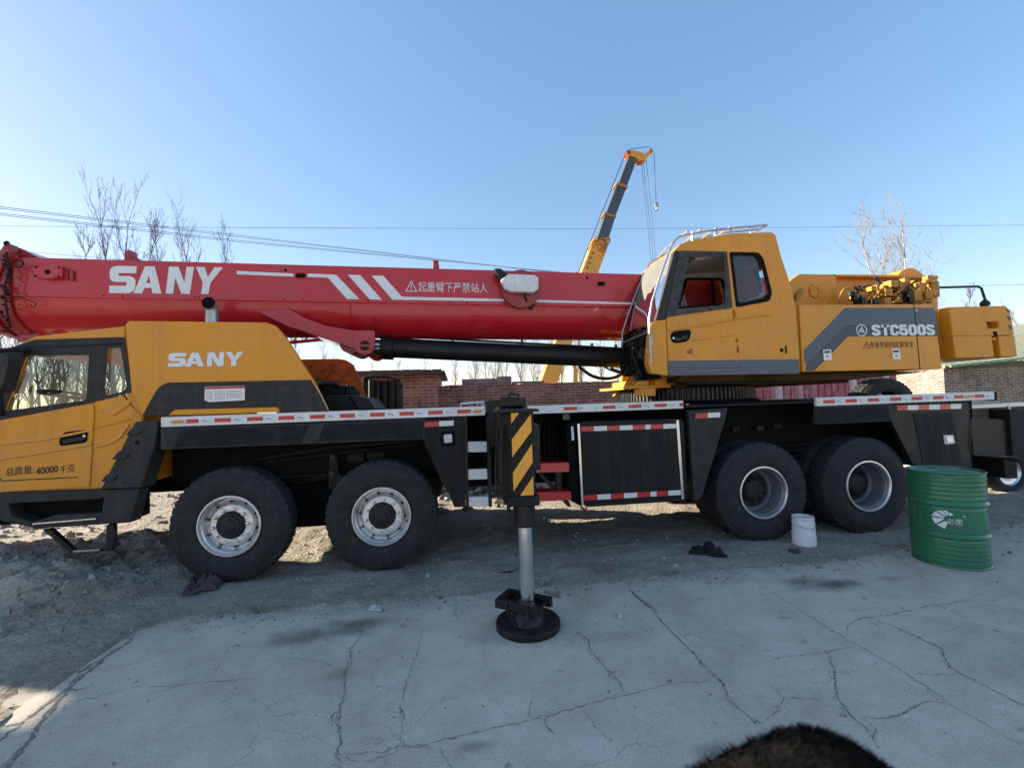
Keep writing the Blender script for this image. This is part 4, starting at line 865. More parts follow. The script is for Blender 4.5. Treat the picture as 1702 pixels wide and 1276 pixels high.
# hazard stripes wrapped on the front: orange parallelograms
fx0, fx1 = hx0+.037, hx1-.022
def stripe(z_left, z_right, hgt, name='hazard_stripe'):
    pts = [(fx0,z_left),(fx1,z_right),(fx1,z_right+hgt),(fx0,z_left+hgt)]
    out = []
    def clip(poly, f):
        r = []
        for i in range(len(poly)):
            p1, p2 = poly[i-1], poly[i]; d1, d2 = f(p1), f(p2)
            if (d1 >= 0) != (d2 >= 0): t = d1/(d1-d2); r.append((p1[0]+(p2[0]-p1[0])*t, p1[1]+(p2[1]-p1[1])*t))
            if d2 >= 0: r.append(p2)
        return r
    p_ = clip(clip(pts, lambda a: a[1]-hz0-.003), lambda a: hz1-.003-a[1])
    if len(p_) > 2: mb = MB(); mb.prism(p_, HY-.0025, HY); P(name, mb, 'sunyellow', jk)
zz = lambda y: at(866, y, HY).z
sl_ = (zz(699)-zz(753))
for yl, yr, hp in ((703,660,28),(758.7,717,27),(815.6,769,28.5),(868,822,27.5)): stripe(zz(yl), zz(yr), (zz(100)-zz(100+hp)))
mb = MB(); a = at(872, 832, HY-.012); mb.box((hx0-.005,HY-.015,at(872,841,HY).z),(hx1+.02,HY+.22,hz0-.001)); P('jack_collar', mb, 'matblack', jk, bevel=.01)
zc1 = at(872,841,HY).z; zc0 = at(870,880,HY).z; cx_ = JX
mb = MB(); mb.tube([(cx_,JY,zc0),(cx_,JY,zc1)], .083, 28); P('jack_cylinder', mb, 'black', jk, bevel=.004)
mb = MB(); mb.tube([(cx_,JY,.14),(cx_,JY,zc0)], .060, 36); P('jack_rod', mb, 'steel', jk)
mb = MB(); mb.lathe([(.0,0),(.0,.242),(.042,.242),(.046,.236),(.046,0)], (JX,JY,.002), 'Z', 64); mb.lathe([(.046,.135),(.085,.125),(.10,.118),(.135,.09),(.135,0)], (JX,JY,0), 'Z', 40)
jf = P('jack_float', mb, 'black', jk, bevel=.003)
mb = MB(); ca, sa = math.cos(-.62), math.sin(-.62)
def fr(u, v, z): return (JX+u*ca-v*sa, JY+u*sa+v*ca, z)
for (u0,u1,v0,v1) in ((-.22,.16,-.11,-.062),(-.22,.16,.062,.11),(-.22,-.17,-.062,.062)):
    mb.add([fr(u,v,z) for z in (.14,.205) for u,v in ((u0,v0),(u1,v0),(u1,v1),(u0,v1))], [(0,3,2,1),(4,5,6,7),(0,1,5,4),(1,2,6,5),(2,3,7,6),(3,0,4,7)])
mb.tube([fr(.12,-.09,.17), fr(.12,.09,.17)], .012, 8); mb.tube([fr(-.12,-.115,.20), fr(-.10,-.13,.12), fr(-.02,-.135,.06)], .007, 6); mb.tube([fr(.05,-.115,.20), fr(.07,-.14,.13), fr(.03,-.16,.06)], .007, 6)
P('float_clamp', mb, 'black', jk, bevel=.006)
mb = MB(); mb.tube([(hx0-.03,HY+.03,1.52),(hx0-.05,HY+.02,1.2),(hx0-.045,HY+.03,1.0),(hx0-.0,HY+.05,.93),(hx0+.01,HY+.06,.80)], .014, 8); mb.tube([(hx0-.06,HY+.06,1.50),(hx0-.085,HY+.07,1.15),(hx0-.075,HY+.08,.98)], .010, 8); P('hydraulic_pipe', mb, 'matblack', jk)
# rear outrigger box
mb = MB(); mb.prism(xz([(1612,694),(1676,697),(1682,762),(1618,758)], .06), .06, 2.6); ro = P('outrigger_box', mb, 'black', crane, bevel=.012)
mb = MB(); mb.prism(xz([(1606,670),(1612,670),(1616,780),(1611,780)], .0), .0, .5); mb.prism(xz([(1667,757),(1690,759),(1692,795),(1672,795)], .3), .3, 2.0); mb.prism(xz([(1678,680),(1705,681),(1716,770),(1684,763)], .02), .02, .25); P('rear_frame', mb, 'matblack', ro, bevel=.006)
mb = MB(); mb.tube([q(1606,705,-.02), q(1612,720,-.03), q(1610,745,-.03), q(1618,755,-.02), q(1685,759,-.02)], .010, 6); P('cable', mb, 'hose', ro)
# far-side fenders of the upper deck, tyre shape standing for a ribbed mudguard
sp = MB(); c = at(1500, 655, 1.9); 
sp2 = MB(); make_tyre(sp2); spo = P('mudguard_dome', sp2, 'rubber', crane, ang=28); spo.location = (at(1500,650,1.7).x, 1.95, 1.40); spo.scale = (1.02,1,.84)

# ---- driver cab (low, in front)
CY = .04
front = [(-2.02,2.345),(-2.20,1.62),(-2.33,1.02),(-2.31,.97)]
cabp = xz([(232,811),(236,692),(221.5,652),(208,558),(208,541.7),(58,559),(28,574.5)], CY) + front
win = rpoly(xz([(44,588),(150,587.5),(146,665.8),(6,684.5)], CY), .03)
qwin = rpoly(xz([(171,574),(204,573),(215.8,647),(210,655),(163,666)], CY), .02)
cb = MB(); cb.prism(cabp, CY, CY+.05, [win, qwin]); farw = [(-2.11,1.66),(-1.97,2.26),(-1.85,2.345),(-1.08,2.47),(-1.06,1.66)]; cb.prism(cabp, 2.57, 2.62, [farw])
roofp = xz([(208,541.7),(58,559),(28,574.5)], CY) + [(-2.02,2.345),(-2.01,2.31)] + xz([(34,579),(58,566),(208,550)], CY)
cb.prism(roofp, CY+.051, 2.569)
cb.box((-2.30,CY+.051,.98),(-2.24,2.569,1.50)); cb.box((-.99,CY+.051,.98),(-.93,2.569,1.80))
cab1 = P('driver_cab', cb, 'yellow', crane, bevel=.014, seg=3)
mb = MB(); mb.box((-2.23,CY+.052,.99),(-.995,2.568,1.03)); mb.prism([(-2.22,1.03),(-1.75,1.03),(-1.70,1.42),(-1.85,1.60),(-2.19,1.58)], CY+.06, 2.56); P('dashboard', mb, 'deepblack', cab1, bevel=.02)
c = at(112, 656, .62); mb = MB(); pts = [(c.x+.23*math.cos(t)*.93, .62+.23*math.sin(t), c.z+.23*math.cos(t)*-.22) for t in np.linspace(0, 6.283, 30)]; mb.tube(pts, .017, 8, cap=False); mb.tube([(c.x-.2,.62,c.z-.35),(c.x,.62,c.z-.01)], .035, 8); mb.tube([pts[3],(c.x,.62,c.z-.02),pts[14]], .014, 6); P('steering_wheel', mb, 'plastic', cab1)
mb = MB(); 
for y in (.45, 1.75): mb.prism(rpoly([(-1.55,1.25),(-1.02,1.2),(-.99,2.02),(-1.12,2.05),(-1.17,1.42),(-1.55,1.40)], .05), y, y+.5)
P('seat', mb, 'plastic', cab1, bevel=.03)
gl = MB(); gl.prism(win, CY+.022, CY+.027); P('door_window', gl, 'glass', cab1); gl = MB(); gl.prism(qwin, CY+.022, CY+.027); P('quarter_window', gl, 'glass', cab1)
gl = MB(); gl.prism(farw, 2.59, 2.595); P('far_window', gl, 'glass', cab1)
gl = MB(); gl.add([(-2.025,.1,2.33),(-2.025,2.56,2.33),(-2.205,2.56,1.60),(-2.205,.1,1.60)], [(0,1,2,3)]); P('windscreen', gl, 'glass', cab1)
# dark greenhouse trim round the windows
trim = xz([(0,698),(156.5,669),(161.5,666.5),(221,651.5),(213.5,597),(207.5,560),(58,564.5),(30,574)], CY) + [(-2.025,2.335),(-2.195,1.62)]
w2 = rpoly(xz([(45.5,590),(149,589.5),(144.5,664.8),(8,683)], CY), .03)
q2 = rpoly(xz([(179,578),(201,577),(211.8,642),(207,650),(174.5,658)], CY), .02)
mb = MB(); mb.prism(trim, CY-.010, CY-.001, [w2, q2]); tr_ = P('window_trim', mb, 'plastic', cab1, bevel=.003)
mb = MB(); ridge(mb, [(40,574),(105,573.5),(204,568)], [(40,577),(105,576.5),(204,571)], CY-.010, .008); P('gutter', mb, 'black', cab1)
# door skin, slightly proud, with its creases
dr = MB(); door = xz([(0,699),(156,670),(158,690),(151,808),(0,818.5)], CY); door = door[:4] + [(-2.42, door[4][1]-.02), (-2.62, 1.45)]
door = xz([(156.5,670.5),(157.5,690),(150.5,807.5),(0,817)], CY) + [(-2.27,.99),(-2.18,1.56)] + xz([(0,699.5)], CY)
dr.prism(rpoly(door, .02, 3), CY-.014, CY-.001); do = P('door', dr, 'yellow', cab1, bevel=.006)
mb = MB(); ridge(mb, [(-6,731),(80,722),(154,708)], [(-6,740),(80,731),(154,716)], CY-.014, .010); ridge(mb, [(-6,756),(60,747),(152,732.5)], [(-6,765),(60,755),(152,740)], CY-.014, .016); P('door_crease', mb, 'yellow', do)
mb = MB(); ridge(mb, [(160,706),(195,698),(216,694)], [(160,711),(195,703),(216,697)], CY, .014); ridge(mb, [(157,738),(178,733),(197,722),(212,703)], [(156,744),(181,739),(202,727),(216,706)], CY, .016); ridge(mb, [(168,678),(190,669),(217,664)], [(168,682),(190,690),(217,672)], CY, .02); P('body_crease', mb, 'yellow', cab1)
S('handle_recess', rpoly([(100,725),(108,717.5),(142,714),(146,718),(144,733),(139,736),(102,741),(98,738)], 5), CY-.020, .006, 'deepblack', do, bevel=.004)
S('door_handle', rpoly([(103,731),(140,725),(141,731),(104,737)], 3), CY-.038, .014, 'plastic', do, bevel=.006)
a = at(139.5, 725, CY-.03); mb = MB(); mb.lathe([(.01,.014),(-.004,.014),(-.005,0)], (a.x, CY-.025, a.z), n=16); P('door_lock', mb, 'steel', do)
text_mesh('总质量:', at(9.5,791.5,CY-.0145), at(60,786,CY)-at(9.5,791.5,CY), at(9.5,776,CY)-at(9.5,791.5,CY), at(9.5,778,CY).z-at(9.5,792,CY).z, (at(56,786,CY)-at(9.5,791.5,CY)).length, .004, parent=do)
text_mesh('40000', at(59.5,789,CY-.0145), at(97,784,CY)-at(59.5,789,CY), (0,0,1), at(60,776.5,CY).z-at(60,788,CY).z, (at(96.5,786,CY)-at(59.5,789,CY)).length, .02, parent=do)
text_mesh('千克', at(99,787.5,CY-.0145), at(124,783,CY)-at(99,787.5,CY), (0,0,1), at(100,775,CY).z-at(100,788,CY).z, (at(124,783,CY)-at(99,787.5,CY)).length, .004, parent=do)
mb = MB(); stroke(mb, [(-6,786),(0,790),(5,798.5),(131,792.5)], 2.0, lambda u, v: ((lambda w_: ((w_.x, CY-.016, w_.z), (w_.x, CY-.0135, w_.z)))(at(u, v, CY)))); P('lettering', mb, 'ink', do)
# mirror and visor bracket
mb = MB(); mb.prism(rpoly(xz([(-22,586),(19,588),(22,600),(8,650),(-20,655)], -.22), .04), -.26, -.12); mi_ = P('side_mirror', mb, 'plastic', cab1, bevel=.03)
mb = MB(); mb.tube([(-2.02,.03,2.29), q(48,583,-.02), q(20,581,-.15), q(-12,584,-.2)], .022, 8); mb.tube([q(44,586,.0), q(14,600,-.12), q(0,640,-.1), q(2,690,.02)], .02, 8); P('mirror_arm', mb, 'black', mi_)
mb = MB(); mb.prism(rpoly(xz([(22,613),(40,615),(44,622),(36,650),(32,654),(14,654)], 2.9), .05), 2.85, 2.95, [rpoly(xz([(24,617),(38,619),(40,624),(33,648),(30,650),(18,650)], 2.9), .05)]); P('far_mirror', mb, 'plastic', cab1)
# step fairing and lower skirt
fa = S('step_fairing', [(224,701),(262,699),(258,735),(234,811),(167,813)], -.035, .22, 'plastic', cab1, bevel=.012)
mb = MB()
for tp, bt in (([(217,712),(238,711)],[(213,722),(233,720)]), ([(197,750),(218,749)],[(189,762),(212,760)]), ([(177,788),(197,787)],[(171,799),(191,797)])): mb = MB(); ridge(mb, tp, bt, -.035, .022); P('fairing_step', mb, 'plastic', fa)
mb = MB()
for c in ((228,735.5),(191,792.5)): a = at(*c, -.036); mb.lathe([(0,.018),(-.006,.018),(-.007,0)], (a.x,-.035,a.z), n=14)
P('bolt_or_bore', mb, 'deepblack', fa)
lowp = xz([(232,812.5),(217,868.5),(60,878.5),(0,866),(-8,862)], -.035) + [(-2.33,.76),(-2.38,.96)] + xz([(0,819.5),(150,814)], -.035)
rec = xz([(12,837),(160,830),(172,827),(168,853),(90,856),(53,868),(17,857)], -.035)
mb = MB(); mb.prism(lowp, -.035, .12, [rec]); lo = P('lower_skirt', mb, 'plastic', cab1, bevel=.014)
mb = MB(); mb.prism(xz([(10,835),(175,826),(172,860),(15,860)], .13), .13, .16); mb.box((-2.3,.16,.66),(-.9,.3,.97)); P('step_recess', mb, 'deepblack', lo)
mb = MB(); mb.prism(xz([(53,869.5),(159,860.5),(159,863),(53,872)], -.05), -.05, -.036); P('step_edge', mb, 'steel', lo, bevel=.002)
mb = MB(); a, b = at(56,868,-.036), at(162,859,-.036); mb.add([(a.x,-.034,a.z),(b.x,-.034,b.z),(b.x,.129,b.z+.006),(a.x+.12,.129,a.z+.006)], [(0,1,2,3)]); 
for i in range(18):
    for j in range(4):
        t = (i+.5)/18; x = a.x+.06+(b.x-a.x-.08)*t; y = -.02+.036*j; mb.obox((x,y,a.z+(b.z-a.z)*t+.006), (.014,.006,0), (-.003,.006,0), (0,0,.003))
P('step_tread', mb, 'rimgrey', lo)
mb = MB(); mb.prism(xz([(70,880),(82,878),(122,914),(118,920)], 0.), 0., .05); mb.prism(xz([(176,872),(188,871),(189,910),(180,916),(172,914),(176,905)], 0.), 0., .06); mb.prism(xz([(118,914),(176,911),(176,915),(118,918.5)], .0), .0, .20); ls = P('lower_step', mb, 'black', lo, bevel=.008)
mb = MB(); mb.prism(xz([(121,915),(165,912.2),(165,915.2),(121,918.4)], -.008), -.008, -.001); P('step_edge', mb, 'steel', ls, bevel=.002)

# ---- engine cover behind the cab
HY0 = .0
hood = xz([(236,691),(219,650),(208.4,540),(214.7,533.4),(443,536),(458,541.7),(475.8,562),(501,602),(521,632.7),(545,682)], HY0)
mb = MB(); mb.prism(hood, HY0, .05); tp_ = xz([(208.4,540),(214.7,533.4),(405,535.6)], HY0); mb.prism(tp_ + [(a_, b_-.04) for a_, b_ in tp_[::-1]], .0505, .5); mb.prism(xz([(236,691),(219,650),(208.4,541),(212,541),(223,650),(240,691)], HY0), .0505, .5); ho = P('engine_cover', mb, 'yellow', crane, bevel=.016, seg=4)
band = [(236,690.5),(252.7,660),(260,648),(268,640),(278,635.7),(430,632.7),(516,631),(531,655),(544.5,682),(465,685.7),(463,679),(459,676.5),(291,680.5),(285,684),(279,690)]
S('cover_band', band, HY0-.010, .010, 'plastic', ho, bevel=.006)
P('lettering', sany(quadmap([(281,587),(405.5,584.5),(403.5,608),(280,609.5)], HY0, .006)), 'white', ho, smooth=False)
stk = S('warning_sticker', [(340.5,643),(407,641),(406.5,665),(347,668),(340,665)], HY0-.0125, .0025, 'reflwhite', ho, bevel=0)
S('sticker_head', [(341,643.5),(407,641.4),(407,644.8),(341,647)], HY0-.0135, .001, 'redink', ho, bevel=0)
mb = MB()
for (x0, x1) in ((343,356),(360,376),(380,404)):
    for k in range(7):
        if x0 == 380 and k == 6: continue
        y = 650.5+2.2*k-.03*(x0-340); mb.prism(xz([(x0,y),(x1-random.uniform(0,4),y),(x1-random.uniform(0,4),y+.8),(x0,y+.8)], HY0-.013), HY0-.0133, HY0-.0126)
mb.prism(xz([(358,649),(358.8,649),(359,666),(358.2,666)], HY0-.013), HY0-.0133, HY0-.0126); mb.prism(xz([(377.6,648.5),(378.4,648.5),(378.6,666),(377.8,666)], HY0-.013), HY0-.0133, HY0-.0126)
P('sticker_print', mb, 'greyink', ho)
# exhaust stack
eb = at(352.5, 560, .75); et = at(352, 506, .75); mb = MB(); mb.tube([(eb.x,.75,eb.z-.6),(et.x,.75,et.z-.14),(et.x,.75,et.z-.06),(et.x,.72,et.z-.012),(et.x,.68,et.z+.004)], .068, 28, cap=False); ex = P('exhaust_pipe', mb, 'rail', crane)
mb = MB(); mb.tube([(et.x,.6795,et.z+.0045),(et.x,.672,et.z+.006)], .0705, 28); P('exhaust_mouth', mb, 'deepblack', ex)
# far cover (raw inside seen), air cleaner, coolers
S('far_cover', [(455,600),(480,597),(560,596),(574,598),(587,606),(600,634),(607,655),(606,678),(455,684)], 2.1, .05, 'orange', crane, bevel=.02)
mb = MB()
for (a, b) in (((505,648),(540,612)),((540,612),(566,622)),((566,622),(590,650)),((520,615),(560,650)),((500,630),(585,632)),((556,604),(535,640)),((548,650),(580,612))): mb.tube([q(*a,2.095), q(*b,2.095)], .012, 5)
P('moulding_rib', mb, 'orange', crane)
mb = MB(); mb.tube([q(515,650,1.4), q(575,650,1.4)], .075, 20); mb.tube([q(575,650,1.4), q(583,651,1.42), q(588,655,1.5), q(589,668,1.55)], .085, 20); a = at(545,640,1.3); mb.lathe([(-.07,.05),(-.01,.06),(0,.15),(.02,.14),(.055,.07),(.06,0)], (a.x,1.3,a.z), 'Z', 32); P('air_cleaner', mb, 'matblack', crane)
mb = MB(); mb.prism(xz([(520,684),(535,657),(577,656),(593,681)], .75), .75, 1.6); mb.prism(xz([(578,655.5),(611,661.5),(624,680),(594,682)], .75), .75, 1.6); P('battery_box', mb, 'black', crane, bevel=.012)
mb = MB(); mb.prism(xz([(603,626),(612,626),(612,660),(603,660)], 2.2), 2.2, 2.6); mb.prism(xz([(612,636),(666,634),(666,684),(600,684)], 2.25), 2.25, 2.6)
for (x, w_) in ((618,5),(628,4),(640,6),(652,7),(661,5)): a = at(x, 632, 2.2); b = at(x, 680, 2.2); mb.tube([a, b], .035+.004*w_, 12)
mb.tube([q(605,627,2.2), q(640,626,2.2), q(665,632,2.2), q(668,645,2.2)], .02, 8)
P('cooler', mb, 'black', crane, bevel=.006)

# ---- slewing ring, upper platform
rc = Vector((5.55, 1.33, 0)); mb = MB(); nT = 96
def rg(i, j, r): return r if (i not in (1, 2)) or (j % 4 < 2) else r-.035
z0, z1 = 1.60, 1.80
mb.lathe([(z0+.03,.84),(z0+.031,.90),(z1-.015,.90),(z1-.014,.84)], (rc.x, rc.y, 0), 'Z', nT*4, rfun=rg); ring = P('slewing_ring', mb, 'gear', crane, ang=20)
mb = MB(); mb.lathe([(1.57,0),(1.57,.98),(1.60,.98),(1.63,.90),(1.63,0)], (rc.x,rc.y,0), 'Z', 72); mb.lathe([(1.79,0),(1.79,.93),(1.83,.93),(1.83,0)], (rc.x,rc.y,0), 'Z', 72); P('ring_flange', mb, 'deepblack', ring)
mb = MB(); mb.prism([(4.75,1.835),(5.3,1.835),(5.3,1.93),(4.75,1.93)], .55, 2.1)
mb.prism([(4.62,1.72),(4.95,1.80),(4.95,2.30),(4.80,2.28),(4.74,1.86)], .75, .83); mb.prism([(4.62,1.72),(4.95,1.80),(4.95,2.30),(4.80,2.28),(4.74,1.86)], 1.7, 1.78); mb.box((4.50,.6,1.80),(5.0,2.0,1.835)); mb.box((4.55,.55,1.70),(4.75,.75,1.80))
for y in (.66,.78,.92,1.05): mb.prism([(4.52,1.836),(4.72,1.836),(4.72,2.03),(4.66,2.03)], y, y+.025)
P('platform_lug', mb, 'sunyellow', crane, bevel=.006)
mb = MB(); mb.prism([(4.9,1.85),(7.2,1.82),(8.3,1.90),(4.9,1.93)], .22, 2.6); mb.box((5.0,.5,1.79),(7.4,2.2,1.85)); P('upper_platform', mb, 'shadebrown', crane, bevel=.01)
mb = MB()
for i in range(3): mb.tube([(5.0,.24+.05*i,1.835),(6.0,.25+.05*i,1.82),(7.0,.26+.05*i,1.83)], .012, 6)
P('hydraulic_hose', mb, 'hose', crane)

# ---- operator's cab
OY, OB = .0, .90
ocp = [(1111,624),(1328.5,621),(1328.5,595),(1322,512),(1315.8,479),(1298,426),(1289,391),(1283,386),(1215,388),(1157,398),(1132,405),(1121,416),(1091,533),(1106,531)]
doorhole = rpoly(xz([(1133,418.5),(1206,419.5),(1216,511),(1110,525)], OY), .02)
qh = rpoly(xz([(1213,420.5),(1260,421.5),(1268,432),(1281,487),(1277,499.5),(1224,509.5)], OY), .03)
side = xz([(1111,624),(1328.5,621),(1328.5,595),(1322,512),(1315.8,479),(1298,426),(1289,391),(1283,386),(1215,388),(1157,398),(1132,405),(1121,416),(1107,528)], OY)
cb = MB(); cb.prism(side, OY, OY+.05, [doorhole, qh]); 
fwin = rpoly(xz([(1138,468),(1192,468),(1205,506),(1126,512)], OB), .03); fq = rpoly(xz([(1234,441),(1260,426),(1276,490),(1240,499)], OB), .03)
cb.prism(side, OB-.05, OB, [fwin])
rf_ = xz([(1121,416),(1132,405),(1157,398),(1215,388),(1283,386),(1289,391),(1298,426)], OY); cb.prism(rf_ + [(p_[0]-.05, p_[1]-.02) for p_ in rf_[-1:]] + [(p_[0], p_[1]-.055) for p_ in rf_[-2::-1]], OY+.051, OB-.051)
bk = xz([(1298,426),(1315.8,479),(1322,512),(1328.5,595),(1328.5,621)], OY); bwin = None
bz_ = lambda z: float(np.interp(z, [p_[1] for p_ in bk[::-1]], [p_[0] for p_ in bk[::-1]]))
def bwall(za, zb, ya, yb):
    zs = [za]+[p_[1] for p_ in bk[::-1] if za < p_[1] < zb]+[zb]; cb.prism([(bz_(z), z) for z in zs]+[(bz_(z)-.05, z) for z in zs[::-1]], ya, yb)
ztop = bk[0][1]; bwall(bk[-1][1], 2.66, OY+.051, OB-.051); bwall(ztop-.06, ztop, OY+.051, OB-.051); bwall(2.66, ztop-.06, OY+.051, OY+.12); bwall(2.66, ztop-.06, OB-.12, OB-.051)
fl_ = xz([(1111,624),(1328,621)], OY); cb.box((fl_[0][0],OY+.051,fl_[0][1]),(fl_[1][0],OB-.051,fl_[0][1]+.06))
oc = P('operator_cab', cb, 'yellow', crane, bevel=.020, seg=3)
# inside
mb = MB(); r2 = [(p_[0]+.02, p_[1]-.062) for p_ in rf_[2:6]]; mb.prism(r2 + [(p_[0], p_[1]-.16) for p_ in r2[::-1]], OY+.055, OB-.055); P('headliner', mb, 'liner', oc, bevel=.02)
s0 = at(1245, 560, .45); mb = MB(); mb.prism(rpoly([(s0.x-.32,s0.z-.08),(s0.x+.18,s0.z-.05),(s0.x+.24,s0.z+.48),(s0.x+.08,s0.z+.5),(s0.x+.02,s0.z+.1),(s0.x-.32,s0.z+.06)], .06), .22, .70); P('seat', mb, 'plastic', oc, bevel=.04)
a = at(1238, 476, .4); mb = MB(); mb.obox((a.x,.45,a.z), (.075,0,.03), (0,.20,0), (-.05,0,.17)); P('seat_cover', mb, 'seatred', oc, bevel=.05, seg=4); mb = MB(); mb.obox((a.x+.12,.45,a.z+.05), (.04,0,.01), (0,.16,0), (-.03,0,.15)); P('headrest', mb, 'deepblack', oc, bevel=.04, seg=3)
mb = MB(); mb.prism(xz([(1112,620),(1135,560),(1150,560),(1160,620)], .3), .3, .8); P('console', mb, 'deepblack', oc, bevel=.02)
fx_ = [p_[0] for p_ in fwin]; fz_ = [p_[1] for p_ in fwin]; ln_ = [(min(fx_)-.16, min(fz_)-.10), (6.08, min(fz_)-.10), (6.0, max(fz_)+.30), (min(fx_)-.05, max(fz_)+.30)]; mb = MB(); mb.prism(ln_, OB-.066, OB-.052, [fwin]); P('lining', mb, 'liner', oc)
fo_ = rpoly(xz([(1134,464),(1196,464),(1210,508),(1121,515)], OB), .04); mb = MB(); mb.prism(fo_, OB-.075, OB-.067, [fwin]); mb.prism(xz([(1175.5,466),(1181,466),(1184,508),(1179,508.5)], OB), OB-.078, OB-.07); P('far_window_frame', mb, 'deepblack', oc)
# glazing and door
gl = MB(); gl.prism(qh, OY+.02, OY+.025); P('quarter_window', gl, 'dirtyglass', oc)
gl = MB(); gl.prism(fwin, OB-.03, OB-.025); P('far_window', gl, 'glass', oc)
mb = MB(); mb.prism(rpoly(xz([(1212,419),(1260,420),(1268.5,431),(1282.5,487),(1278.5,500.5),(1223.3,511)], OY), .03), OY-.012, OY-.001, [rpoly(xz([(1217,423.5),(1258,424),(1264,433),(1277.5,486),(1274,495),(1226.5,504)], OY), .03)]); P('window_seal', mb, 'deepblack', oc, bevel=.003)
mb = MB(); mb.prism(xz([(1129,417),(1207.5,418.5),(1217,511.5),(1107,527)], OY), OY-.010, OY-.001, [xz([(1146,425),(1148,428),(1202,427),(1203,440),(1206,507.5),(1170,512),(1124,520),(1128,500)], OY)]); 
for i in range(150):
    t = random.random(); e = random.choice((0,0,0,1,2,3)); 
    px = (1127-12*t+random.uniform(2,15), 425+95*t) if e == 0 else ((1135+68*t, 421+random.uniform(-1,4)) if e == 1 else ((1117+95*t, 520-10*t+random.uniform(-5,4)) if e == 2 else (1205+6*t+random.uniform(-2,2), 425+80*t)))
    a = at(*px, OY-.012); mb.obox(a, (random.uniform(.004,.014),0,random.uniform(-.01,.01)), (0,random.uniform(.001,.006),0), (random.uniform(-.006,.006),0,random.uniform(.003,.012)))
P('door_seal', mb, 'tape', oc)
dd = MB(); dp = xz([(1107.5,533),(1110,528),(1216,513),(1217,530),(1226,597),(1226.5,607),(1110.5,607.5)], OY); dd.prism(dp, OY-.012, OY-.001, [])
od = P('cab_door', dd, 'yellow', oc, bevel=.005)
mb = MB(); ridge(mb, [(1112,545),(1160,537.5),(1217,527)], [(1112,550),(1160,543),(1217,532)], OY-.012, .014); ridge(mb, [(1149,563),(1190,557.5),(1220,554)], [(1149,566),(1190,561),(1220,557.5)], OY-.012, .006); P('door_crease', mb, 'yellow', od)
mb = MB(); ridge(mb, [(1219,527),(1250,524),(1282,521.5)], [(1219,532),(1250,527),(1283,524.5)], OY, .012); ridge(mb, [(1283,522.5),(1278,540),(1270,548),(1224,554)], [(1281,526),(1275,542),(1269,551),(1224,557)], OY, -.004); P('body_crease', mb, 'yellow', oc)
S('handle_recess', rpoly([(1114,556),(1120,550.5),(1146,547.5),(1149,552),(1146,564),(1141,568),(1121,570.5),(1116,566)], 4), OY-.018, .006, 'deepblack', od, bevel=.004); S('door_handle', rpoly([(1121,561),(1143,556),(1144,563),(1122,567)], 3), OY-.034, .014, 'plastic', od, bevel=.006)
a = at(1119.5, 562, OY-.02); mb = MB(); mb.lathe([(.01,.013),(-.004,.013),(-.005,0)], (a.x,OY-.022,a.z), n=14); P('door_lock', mb, 'steel', od)
for pp in ([(1110.5,599.5),(1226,598),(1226.5,611),(1110.8,612)], [(1110.8,612.6),(1328.5,610.5),(1328.5,620.8),(1111,623.5)], [(1227,598),(1328.3,596.8),(1328.5,610),(1227.3,611)]): S('grey_band', pp, OY-.0145, .0135, 'lightband', oc, bevel=.002)
mb = MB()
for (x, y) in ((1219.5,518),(1221,524),(1224.5,566),(1225.8,578),(1226,583)): a = at(x, y, OY); mb.box((a.x-.008,-.018,a.z-.02),(a.x+.008,-.001,a.z+.02))
P('hinge', mb, 'oldyellow', oc)
mb = MB(); a = at(1299,582,OY); mb.lathe([(0,.022),(-.006,.022),(-.007,0)], (a.x,0,a.z), n=16); a = at(1306,581,OY); mb.box((a.x-.006,-.01,a.z-.045),(a.x+.006,0,a.z+.045)); P('latch', mb, 'deepblack', oc)
mb = MB(); a = at(1145,584,OY); mb.box((a.x-.03,-.0155,a.z-.025),(a.x+.0,-.0125,a.z+.012)); mb.box((a.x+.01,-.0155,a.z-.03),(a.x+.035,-.0125,a.z+.03)); P('worn_sticker', mb, 'darkred', od)
# curved windscreen, its pillars, front corner and opened nose
wtop, wbot = at(1123,417,OY), at(1090,534,OY); mb = MB(); NU, NV = 14, 12; vs = []; 
for j in range(NV+1):
    v = j/NV; bx_ = wtop.x+(wbot.x-wtop.x)*v; bz_ = wtop.z+(wbot.z-wtop.z)*v
    for i in range(NU+1):
        u = i/NU; y = OY+.03+(OB-.06)*u; bul = (1-(2*u-1)**4)*.035 + .015*math.sin(math.pi*v); vs.append((bx_-bul, y, bz_))
fs = [(j*(NU+1)+i, j*(NU+1)+i+1, (j+1)*(NU+1)+i+1, (j+1)*(NU+1)+i) for j in range(NV) for i in range(NU)]
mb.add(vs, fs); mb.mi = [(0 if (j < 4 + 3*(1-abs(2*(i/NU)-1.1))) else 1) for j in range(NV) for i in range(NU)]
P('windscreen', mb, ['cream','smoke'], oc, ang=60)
mb = MB()
for (y0, y1) in ((OY-.004,OY+.07),(OB-.07,OB)):
    mb = MB(); mb.prism(xz([(1121,415),(1134,417),(1109,530),(1089,534)], OY), y0, y1); P('windscreen_pillar', mb, 'plastic', oc, bevel=.02, seg=3)
S('front_corner', rpoly([(1082,537),(1091,532.5),(1106.5,531),(1110.5,624),(1083,620),(1077,602)], 3), OY-.004, .10, 'yellow', oc, bevel=.02)
mb = MB(); mb.prism(xz([(1081,539),(1097,532),(1097,618),(1085,618),(1078,602)], OY), OB-.10, OB); mb.prism([(wbot.x+.0,wbot.z-.02),(wbot.x+.10,wbot.z-.02),(wbot.x+.14,1.90),(wbot.x+.07,1.90)], OY+.2, OB-.2); P('nose_frame', mb, 'deepblack', oc, bevel=.01)
mb = MB(); 
